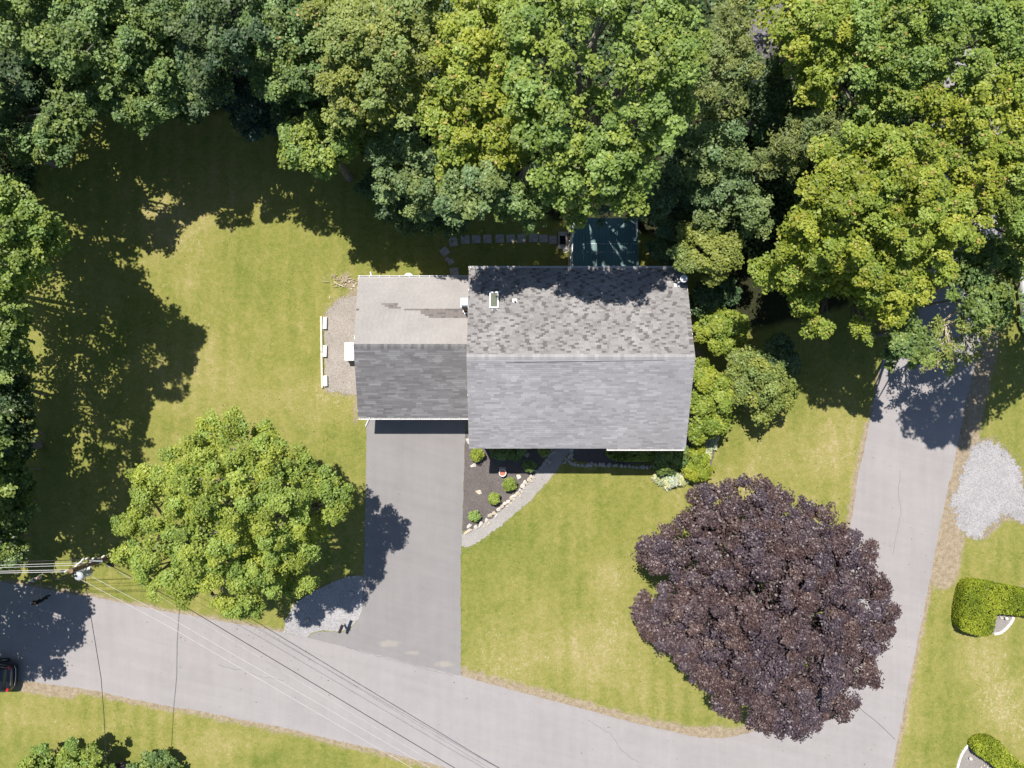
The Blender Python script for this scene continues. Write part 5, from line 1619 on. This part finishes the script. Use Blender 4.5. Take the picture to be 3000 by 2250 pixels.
shrub('dark glossy bush in the shade of the front house corner', [(1955, 1345, 34, 1.2), (1985, 1335, 26, 1.2), (1940, 1360, 22, .9), (1970, 1362, 22, .9), (1990, 1358, 18, .9), (1995, 1320, 20, 1.1)], 'mid', leaf=.17, rc=.24, per=60)
shrub('white-edged hosta clump at the end of the stone row', [(1940, 1398, 20, .28), (1965, 1405, 22, .3), (1992, 1400, 18, .28), (1955, 1415, 16, .22), (1925, 1395, 12, .22), (2004, 1408, 12, .2)], 'hosta', name='hosta', cat='hosta', white=.3, gap=2.2, leaf=.26, rc=.2, per=34, up=.9, aspect=.42, flatc=.55, limbs=False, trunk=.02)
shrub('white-edged hosta clump climbing the lawn edge beside the golden yew', [(2062, 1330, 14, .26), (2070, 1312, 15, .28), (2080, 1298, 15, .28), (2092, 1285, 12, .26), (2076, 1335, 11, .22), (2088, 1308, 11, .22)], 'hosta', name='hosta', cat='hosta', white=.3, gap=2.2, leaf=.25, rc=.19, per=34, up=.9, aspect=.42, flatc=.55, limbs=False, trunk=.02)
SG = 'clipped round shrubs in the mulch bed'
for label, px, py, r, h, pal in [('chartreuse shrub just outside the house shadow at the eave corner', 1398, 1330, 19, .7, 'lime'),
                                 ('dark round shrub first under the front eave beside the driveway', 1463, 1322, 25, .75, 'mid'),
                                 ('dark round shrub second under the front eave', 1513, 1322, 22, .75, 'mid'),
                                 ('dark round shrub under the eave beside the walkway stones', 1592, 1320, 17, .75, 'mid'),
                                 ('dark round shrub on the shaded edge of the stone border', 1551, 1364, 18, .7, 'mid'),
                                 ('round green shrub just past the white pot', 1492, 1419, 19, .6, 'green'),
                                 ('round green shrub midway along the stone border', 1448, 1461, 17, .6, 'green'),
                                 ('round green shrub nearest the road end of the mulch bed', 1389, 1512, 16, .55, 'green')]:
    shrub(label, [(px, py, r, h), (px - r * .35, py + r * .3, r * .6, h * .8), (px + r * .4, py - r * .2, r * .6, h * .85), (px + r * .2, py + r * .45, r * .5, h * .7)], pal, group=SG, leaf=.10, rc=.14, per=46, cover=1.6, limbs=False, flat=.9)
EG = 'dark shrubs along the side lawn edge'
for label, px, py, r, h in [('dark white-flowered shrub topmost along the side lawn edge', 40, 1160, 52, 3.4), ('dark shrub second along the side lawn edge', 48, 1280, 50, 3.0), ('dark shrub midway along the side lawn edge', 45, 1390, 52, 2.8), ('white-flowered shrub fourth along the side lawn edge', 40, 1490, 54, 2.6), ('pale-flowered shrub nearest the pole on the side lawn edge', 28, 1590, 50, 2.4)]:
    shrub(label, [(px, py, r, h), (px - 30, py + 25, r * .9, h), (px + 18, py - 30, r * .65, h * .9), (px + 14, py + 36, r * .6, h * .85), (px - 40, py - 30, r * .9, h * 1.1)], 'mid' if py > 1300 else 'dark', group=EG, leaf=.18, rc=.32, per=52, white=.03 if py > 1450 or py < 1200 else .01)
BG = 'leafy shrubs at the bottom lawn edge'
for label, sp, pal in [('pale green shrub first of the bottom lawn edge', [(110, 2225, 34, 2.2), (90, 2260, 40, 1.6), (128, 2195, 16, 2.8), (125, 2250, 30, 1.8)], 'green'),
                       ('taller green shrub second along the bottom lawn edge', [(205, 2205, 28, 2.4), (212, 2180, 16, 3.0), (190, 2250, 34, 1.6), (220, 2250, 30, 1.6)], 'green'),
                       ('green shrub casting a forked shadow under the service cable', [(265, 2218, 28, 2.2), (250, 2250, 34, 1.6), (270, 2190, 12, 3.0), (285, 2248, 24, 1.6), (320, 2262, 24, 1.2)], 'green'),
                       ('low dark green shrub last along the bottom lawn edge', [(440, 2235, 32, 1.2), (400, 2248, 26, 1.0), (480, 2240, 28, 1.0), (455, 2222, 18, 1.3), (510, 2262, 22, .8), (420, 2270, 40, .9)], 'mid')]:
    shrub(label, sp, pal, group=BG, leaf=.16, rc=.2, per=46)
mul = [(150, 2246, 'small maroon plant between the first two bottom lawn shrubs'), (352, 2245, 'small maroon plant beside the low dark bottom lawn shrub')]
for x, y, lab in mul:
    shrub(lab, [(x, y, 12, .7), (x + 8, y + 8, 10, .6), (x - 8, y + 6, 9, .6)], 'purple', name='maroon_plant', cat='plant', group='small maroon plants at the bottom lawn edge', leaf=.12, rc=.14, per=34, mat=MAT['purple'], limbs=False)

# ---- clipped hedges: a solid of leaves over a clipped outline
def hedge(label, px_pts, h, pal, leaf=.11, dens=900, round_top=.12, seed=1, name='hedge', lean=.3):
    rng = np.random.RandomState(seed)
    top = [P(x, y, h) for x, y in px_pts]
    top = smooth_poly([(p.x, p.y) for p in top], 1)
    T = np.array([(p[0], p[1]) for p in top])
    cx, cy = T.mean(0)
    root = thing(name, label, 'hedge', (cx, cy, 0))
    x0, y0 = T.min(0); x1, y1 = T.max(0)
    n = int((x1 - x0) * (y1 - y0) * dens)
    X = rng.uniform(x0, x1, n); Y = rng.uniform(y0, y1, n)
    ins = in_poly(X, Y, T)
    X, Y = X[ins], Y[ins]
    edge = dist_polyline(X, Y, list(map(tuple, T)) + [tuple(T[0])])
    wav = .05 * np.sin(X * 5 + Y * 3) * np.sin(Y * 6 - X * 2) + .03 * np.sin(X * 13) * np.sin(Y * 11)
    hol = np.sin(X * 7.3 + np.sin(Y * 5)) + np.sin(Y * 8.1 + np.sin(X * 6))
    kp = (hol < 1.35) | (rng.rand(len(X)) < .35)
    X, Y, edge, wav = X[kp], Y[kp], edge[kp], wav[kp]
    Z = h - round_top * np.exp(-edge / .08) + wav + np.abs(rng.normal(0, .045, len(X))) - np.where(rng.rand(len(X)) < .4, rng.uniform(0, .25, len(X)), 0)
    N = norm(np.stack([rng.normal(0, .5, len(X)), rng.normal(0, .5, len(X)), np.ones(len(X))], 1))
    pos = [np.stack([X, Y, Z], 1)]; nrm = [N]
    per = np.roll(T, -1, 0) - T
    L = np.hypot(per[:, 0], per[:, 1])
    m = int(L.sum() * h * dens * .8)
    seg = rng.choice(len(T), m, p=L / L.sum())
    t = rng.rand(m)[:, None]
    pt = T[seg] + per[seg] * t
    on = np.stack([per[seg, 1], -per[seg, 0]], 1) / np.maximum(1e-6, L[seg])[:, None]
    z = rng.uniform(.03, h - .06, m)
    inset = -.02 - .10 * (1 - z / h) ** 2 + rng.normal(0, .03, m)
    sgn = 1.0 if in_poly(np.array([T[0, 0] + on[0, 0] * 0]), np.array([T[0, 1]]), T) is None else 1.0
    area = .5 * np.sum(T[:, 0] * np.roll(T[:, 1], -1) - np.roll(T[:, 0], -1) * T[:, 1])
    if area < 0: on = -on
    p2 = pt + on * inset[:, None]
    pos.append(np.stack([p2[:, 0], p2[:, 1], z], 1))
    nrm.append(norm(np.stack([on[:, 0], on[:, 1], np.full(m, .35)], 1) + rng.normal(0, .35, (m, 3))))
    pos = np.concatenate(pos); nrm = np.concatenate(nrm)
    V, Q = leaf_quads(pos, nrm, leaf, rng, .5)
    pa = np.array(PAL[pal])
    f = np.clip(.5 + .3 * np.sin(pos[:, 0] * 2.1) * np.sin(pos[:, 1] * 1.7) + rng.normal(0, .25, len(pos)), 0, 1)
    c = np.where(f[:, None] < .5, pa[0] + (pa[1] - pa[0]) * (f * 2)[:, None], pa[1] + (pa[2] - pa[1]) * (f * 2 - 1)[:, None])
    me = np_mesh('foliage', V - np.array([cx, cy, 0]), Q, MAT['needle'], c)
    LEAF_TOTAL[0] += len(me.polygons)
    link('foliage', me, root)
    core = []
    for i, p_ in enumerate(T):
        d = np.array([cx, cy]) - p_
        o_ = -(on[0] * 0)
        core.append(p_)
    # woody inside, pulled in from the clipped faces
    Tn = T
    nn = np.stack([np.roll(T, -1, 0)[:, 1] - np.roll(T, 1, 0)[:, 1], -(np.roll(T, -1, 0)[:, 0] - np.roll(T, 1, 0)[:, 0])], 1)
    nn /= np.maximum(1e-6, np.linalg.norm(nn, axis=1))[:, None]
    if area < 0: nn = -nn
    inner = T - nn * .16
    mb = MB().prism([(a_[0] - cx, a_[1] - cy) for a_ in (inner if area > 0 else inner[::-1])], .05, h - .22)
    mb.build('branches', MAT['hedge_core'], root)
    return root
MAT['hedge_core'] = flat_mat('dark_hedge_branches', (.03, .034, .014), .95, .1, var=.3)
hedge('L-shaped clipped hedge at the corner of the side garden', [(2845, 1706), (2868, 1702), (2935, 1713), (3010, 1728), (3060, 1738), (3060, 1812), (3000, 1804), (2960, 1802), (2922, 1799), (2921, 1817), (2916, 1848), (2905, 1862), (2888, 1867), (2850, 1860), (2827, 1852), (2817, 1843), (2815, 1812), (2822, 1765), (2832, 1724)], 1.15, 'hedge', seed=3)
hedge('slanting clipped hedge on the gravel bed at the lawn corner', [(2858, 2192), (2866, 2176), (2885, 2167), (2918, 2166), (2936, 2178), (2950, 2200), (2978, 2225), (3010, 2250), (3060, 2290), (3060, 2350), (2990, 2310), (2940, 2270), (2905, 2238), (2874, 2220), (2860, 2207)], .95, 'yew', leaf=.14, dens=700, seed=4)
hedge('long dark hedge under the front eave beside the stone row', [(1775, 1316), (1780, 1340), (1800, 1350), (1830, 1352), (1890, 1353), (1930, 1348), (1940, 1330), (1945, 1312), (1900, 1296), (1790, 1296)], .95, 'green', leaf=.10, seed=6)

# dark growth on the floor of the wood
def undergrowth():
    rng = np.random.RandomState(21)
    n = 60000
    X = rng.uniform(-46, 46, n); Y = rng.uniform(8, 40, n)
    wd = [P(*q) for q in [(-900, -900), (3900, -900), (3900, 480), (2700, 560), (2640, 700), (2400, 860), (2240, 930), (2080, 960), (2045, 840), (2045, 700), (1900, 570), (1640, 570), (1420, 520), (1180, 460), (900, 350), (790, 250), (520, 240), (330, 240), (140, 400), (70, 620), (40, 900), (-900, 900)]]
    ins = in_poly(X, Y, wd)
    lane = in_poly(X, Y, [P(*q) for q in ROAD_R_LEFT + ROAD_R_RIGHT[:4]])
    ins &= ~lane
    C = np.stack([X, Y, np.abs(rng.normal(.2, .35, n))], 1)[ins]
    cl = np.sin(C[:, 0] * .9) * np.sin(C[:, 1] * .8) + rng.normal(0, .5, len(C))
    C = C[cl > -.6]
    me = crown_mesh('undergrowth', C, .45, .26, 4, 'dark', rng, (0, 0, 0))
    LEAF_TOTAL[0] += len(me.polygons)
    tag(link('undergrowth', me), kind='stuff')
undergrowth()

# ------------------------------------------------------------------ person walking a dog
def skin_mesh(name, nodes, edges, root_i, subdiv=2):
    me = bpy.data.meshes.new(name)
    me.from_pydata([n[:3] for n in nodes], edges, [])
    o = bpy.data.objects.new(name, me)
    COL.objects.link(o)
    m = o.modifiers.new('skin', 'SKIN'); m.use_smooth_shade = True
    for i, n in enumerate(nodes):
        sv = me.skin_vertices[0].data[i]
        r = n[3]
        sv.radius = r if hasattr(r, '__len__') else (r, r)
        sv.use_root = (i == root_i)
    s = o.modifiers.new('sub', 'SUBSURF'); s.levels = subdiv; s.render_levels = subdiv
    dg = bpy.context.evaluated_depsgraph_get()
    out = bpy.data.meshes.new_from_object(o.evaluated_get(dg))
    bpy.data.objects.remove(o)
    out.name = name
    for p_ in out.polygons: p_.use_smooth = True
    return out

def cloth(name, body, keep, off, mat, parent):
    bm = bmesh.new(); bm.from_mesh(body)
    bm.normal_update()
    dele = [f for f in bm.faces if not keep(f.calc_center_median())]
    bmesh.ops.delete(bm, geom=dele, context='FACES')
    for v in bm.verts: v.co += v.normal * off
    me = bpy.data.meshes.new(name)
    bm.to_mesh(me); bm.free()
    for p_ in me.polygons: p_.use_smooth = True
    me.materials.clear(); me.materials.append(mat)
    return link(name, me, parent)

def build_person():
    b = P(146, 1747)
    root = thing('person', 'person in black clothes with a yellow back print walking a dog at the road edge', 'person', b, None, radians(8))
    N, E = [], []
    def nd(x, y, z, r): N.append((x, y, z, r)); return len(N) - 1
    def ch(*ids):
        for a_, b_ in zip(ids[:-1], ids[1:]): E.append((a_, b_))
    pel = nd(0, 0, .95, (.155, .115)); wa = nd(0, .0, 1.12, (.135, .10)); chs = nd(0, -.01, 1.32, (.165, .115)); sh = nd(0, .0, 1.44, (.12, .09)); nk = nd(0, .02, 1.53, .052); hd = nd(0, .035, 1.62, (.078, .095)); ht = nd(0, .03, 1.71, (.072, .085))
    ch(pel, wa, chs, sh, nk, hd, ht)
    nose = nd(0, .125, 1.615, .014); ch(hd, nose)
    for s in (-1, 1):
        hip = nd(s * .095, 0, .88, .09); kn = nd(s * .10, .03 + (.07 if s > 0 else -.02), .49, .058); an = nd(s * .10, .0 + (.09 if s > 0 else -.10), .09, .04); toe = nd(s * .11, .14 + (.09 if s > 0 else -.08), .045, .036)
        ch(pel, hip, kn, an, toe)
        so = nd(s * .19, 0, 1.42, .062); el = nd(s * .25, .07, 1.15, .042); wr_ = nd(s * .15, .30, 1.08, .028); pa = nd(s * .13, .37, 1.075, (.036, .020))
        ch(sh, so, el, wr_, pa)
        for i, (dx, L) in enumerate(((-.027, .062), (-.009, .074), (.009, .070), (.026, .055))):
            f1 = nd(s * .13 + dx, .41, 1.075, .0095); f2 = nd(s * .13 + dx * 1.1, .41 + L * .5, 1.058, .009); f3 = nd(s * .13 + dx * 1.1, .40 + L * .6, 1.03, .008)
            ch(pa, f1, f2, f3)
        t1 = nd(s * .13 - s * .038, .35, 1.08, .011); t2 = nd(s * .13 - s * .048, .39, 1.068, .0095); ch(pa, t1, t2)
    me = skin_mesh('body', N, E, pel, 2)
    me.materials.clear(); me.materials.append(flat_mat('skin', (.48, .28, .20), .55, .35, var=.06))
    link('body', me, root)
    blk = flat_mat('black_cloth', (.012, .012, .015), .85, .2, var=.3)
    cloth('shirt', me, lambda c: c.z > .88 and c.z < 1.50 and c.y < .12 and (abs(c.x) < .30), .014, blk, root)
    cloth('trousers', me, lambda c: c.z > .10 and c.z < .97 and abs(c.x) < .24 and c.y < .3 and not (c.z > .9 and abs(c.x) > .17), .013, flat_mat('dark_trousers', (.02, .022, .028), .85, .2, var=.3), root)
    cloth('shoe', me, lambda c: c.z < .105, .012, flat_mat('pale_shoe', (.5, .5, .48), .6, .3), root)
    cloth('hair', me, lambda c: c.z > 1.60 and (c.y < .07 or c.z > 1.70), .014, flat_mat('dark_hair', (.018, .012, .01), .6, .3, var=.3), root)
    pr = MB()
    vs = []
    for i in range(5):
        for j in range(5):
            x = -.085 + j * .0425; z_ = 1.22 + i * .05
            vs.append((x, -.158 + abs(x) * .35 + (i - 2) ** 2 * .003, z_))
    pr.add(vs, [(i * 5 + j, i * 5 + j + 1, (i + 1) * 5 + j + 1, (i + 1) * 5 + j) for i in range(4) for j in range(4)])
    pr.slab((0, -.03, 1.50), (.10, .06, .02), .004)
    pr.build('back_print', MAT['sticker'], root)
    for s in (-1, 1):
        MB().lathe((s * .03, .112, 1.632), [(.002, -.008), (.009, 0), (.002, .008)], 8).build('eye', MAT['black'], root)
    return root, b
person, pb = build_person()

def build_dog():
    c_ = P(108, 1694, .4)
    root = thing('dog', 'white and tan dog on a leash in the shaded grass by the road', 'dog', (c_.x, c_.y, 0), None, radians(25))
    N, E = [], []
    def nd(x, y, z, r): N.append((x, y, z, r)); return len(N) - 1
    def ch(*ids):
        for a_, b_ in zip(ids[:-1], ids[1:]): E.append((a_, b_))
    rump = nd(-.30, 0, .46, (.085, .10)); bel = nd(-.08, 0, .45, (.09, .095)); che = nd(.16, 0, .45, (.105, .13)); nk = nd(.29, 0, .57, .07); hd = nd(.38, .0, .66, .072); mz = nd(.49, 0, .63, .036); ns = nd(.53, 0, .625, .024)
    ch(rump, bel, che, nk, hd, mz, ns)
    t1 = nd(-.42, 0, .50, .028); t2 = nd(-.54, .03, .60, .02); t3 = nd(-.58, .05, .68, .012); ch(rump, t1, t2, t3)
    for s in (-1, 1):
        a_ = nd(-.31, s * .08, .38, .065); k_ = nd(-.24, s * .09, .27, .042); h_ = nd(-.37, s * .09, .15, .025); f_ = nd(-.34, s * .09, .03, .026); ff = nd(-.29, s * .09, .022, .02); ch(rump, a_, k_, h_, f_, ff)
        b_ = nd(.18, s * .085, .36, .055); e_ = nd(.14, s * .09, .25, .035); w_ = nd(.17, s * .09, .12, .025); g_ = nd(.17, s * .09, .03, .026); gg = nd(.22, s * .09, .022, .02); ch(che, b_, e_, w_, g_, gg)
    me = skin_mesh('body', N, E, bel, 2)
    t = NT('dog_fur', .85, .2)
    t.col(t.ramp(t.noise(t.objpos(), 4.2, 2, .5), [(.50, (.72, .70, .66)), (.56, (.16, .10, .06))]))
    me.materials.clear(); me.materials.append(t.m)
    link('body', me, root)
    for s in (-1, 1):
        e = MB().add([(.36, s * .055, .71), (.41, s * .06, .70), (.36, s * .11, .62), (.345, s * .06, .70), (.40, s * .068, .685), (.36, s * .115, .60)], [(0, 1, 2), (3, 5, 4), (0, 3, 4, 1), (1, 4, 5, 2), (0, 2, 5, 3)])
        e.build('ear', flat_mat('tan_fur', (.2, .12, .07), .85, .2) if s < 0 else bpy.data.materials['tan_fur'], root)
        MB().lathe((.435, s * .042, .685), [(.002, -.008), (.01, 0), (.002, .008)], 8).build('eye', MAT['black'], root)
    MB().lathe((.545, 0, .622), [(.004, -.012), (.016, 0), (.004, .014)], 8).build('nose', MAT['black'], root)
    cm_ = MB(); rg = [(.27 + .03 * cos(a_), .075 * cos(a_), .55 + .08 * sin(a_)) for a_ in [i * pi / 8 for i in range(17)]]
    cm_.tube(rg, .010, 5); cm_.build('collar', MAT['red_lens'], root)
    return c_
dc_ = build_dog()
hand = pb + Vector((.13 - .05, .40, 1.06))
le = MB().tube([hand, hand.lerp(dc_ + Vector((.2, .1, .2)), .5) + Vector((0, 0, -.18)), dc_ + Vector((.25, .12, .2))], .012, 5).build('leash', flat_mat('tan_leash', (.4, .26, .2), .8, .2))
tag(le, 'thin tan leash from the black-clothed person to the dog', 'leash')
# ------------------------------------------------------------------ loose pebbles at gravel edges, leaf litter
def scatter(name, lines, n, spread, smin, smax, mat, seed, flat=.6):
    rng = np.random.RandomState(seed)
    V, Q = [], []
    base = np.array([(1, 0, 0), (0, 1, 0), (-1, 0, 0), (0, -1, 0), (.1, .1, 1.0), (0, 0, -.6)], float)
    fc = np.array([(0, 1, 4), (1, 2, 4), (2, 3, 4), (3, 0, 4), (1, 0, 5), (2, 1, 5), (3, 2, 5), (0, 3, 5)])
    segs = []
    for ln in lines:
        pts = [P(*q) for q in ln]
        segs += list(zip(pts[:-1], pts[1:]))
    L = np.array([(b - a).length for a, b in segs]); pr = L / L.sum()
    for i in rng.choice(len(segs), n, p=pr):
        a, b = segs[i]
        q = a.lerp(b, rng.rand())
        s = rng.uniform(smin, smax)
        o = base * np.array([s, s * rng.uniform(.6, 1), s * flat]) * rng.uniform(.75, 1.2, (6, 1))
        t_ = rng.uniform(0, 6.28); c_, s_ = cos(t_), sin(t_)
        o = np.stack([o[:, 0] * c_ - o[:, 1] * s_, o[:, 0] * s_ + o[:, 1] * c_, o[:, 2]], 1)
        k0 = len(V) * 6
        V.append(o + np.array([q.x + rng.normal(0, spread), q.y + rng.normal(0, spread), .02]))
        Q.append(fc + k0)
    o = link(name, np_mesh(name, np.concatenate(V), np.concatenate(Q), mat))
    tag(o, kind='stuff')
gp = [(2845, 1305), (2875, 1292), (2905, 1288), (2945, 1320), (2978, 1350), (2990, 1390), (2998, 1440), (3005, 1500), (2985, 1520), (2950, 1505), (2905, 1535), (2880, 1572), (2850, 1575), (2806, 1530), (2785, 1462), (2815, 1395), (2845, 1305)]
scatter('pebbles', [gp, [(2985, 1520), (2950, 1505), (2905, 1535), (2880, 1572)]], 900, .22, .018, .05, MAT['stone_grey'], 31)
scatter('pebbles', [walk_px[10:], [(1352, 1599), (1372, 1604)]], 260, .07, .015, .035, MAT['stone_pale'], 32)
scatter('pebbles', [[(1060, 862), (1018, 868), (968, 902), (958, 926)], [(952, 1136), (1000, 1152), (1060, 1158)]], 320, .2, .018, .045, MAT['stone_pale'], 33)
scatter('pebbles', [ROAD_TOP_R, ROAD_LOW[3:16], ROAD_R_RIGHT[8:-2], ROAD_TOP_L[4:]], 900, .16, .012, .035, MAT['stone_pale'], 34)
def litter():
    rng = np.random.RandomState(8)
    n = 900
    X = np.concatenate([rng.uniform(-33, 33, n // 3), rng.normal(17, 6, n // 3), rng.normal(-18, 6, n // 3)])
    Y = np.concatenate([rng.uniform(-25, 12, n // 3), rng.normal(-15, 6, n // 3), rng.normal(-9, 6, n // 3)])
    pos = np.stack([X, Y, np.full(len(X), .034)], 1)
    ok = ~((X > -9.8) & (X < 10.2) & (Y > -3.9) & (Y < 10.2))
    pos = pos[ok]
    nr = norm(rng.normal(0, .25, (len(pos), 3)) + np.array([0, 0, 1]))
    V, Q = leaf_quads(pos, nr, .09, rng)
    c = np.array([.20, .13, .06]) * rng.uniform(.5, 1.8, (len(pos), 1)) * np.array([1, 1, 1])
    tag(link('fallen_leaves', np_mesh('fallen_leaves', V, Q, MAT['needle'], c)), kind='stuff')
litter()
# ------------------------------------------------------------------ pavement crack
cr = MB().tube([P(2502, 2058, .013), P(2530, 2085, .013), P(2556, 2105, .013), P(2585, 2130, .013), P(2622, 2166, .013)], .012, 4)
co = cr.build('crack_seal', MAT['wire_dark'], road)
rc_ = random.Random(4)
for pts_ in ([(1015, 1897), (1080, 1915), (1150, 1932), (1240, 1957), (1345, 1984)], [(1720, 2110), (1790, 2150), (1820, 2200), (1880, 2240)], [(2640, 1380), (2632, 1450), (2640, 1500), (2625, 1570), (2612, 1640)], [(640, 1950), (700, 1962), (780, 1985), (840, 1995)]):
    q_ = [P(*a_, .0125) for a_ in pts_]
    fine = []
    for a_, b_ in zip(q_[:-1], q_[1:]):
        for j in range(6):
            fine.append(a_.lerp(b_, j / 6) + Vector((rc_.gauss(0, .035), rc_.gauss(0, .035), 0)))
    MB().tube(fine, .0055, 4).build('crack', MAT['wire_dark'], road)
S['leaf_total'] = LEAF_TOTAL[0]
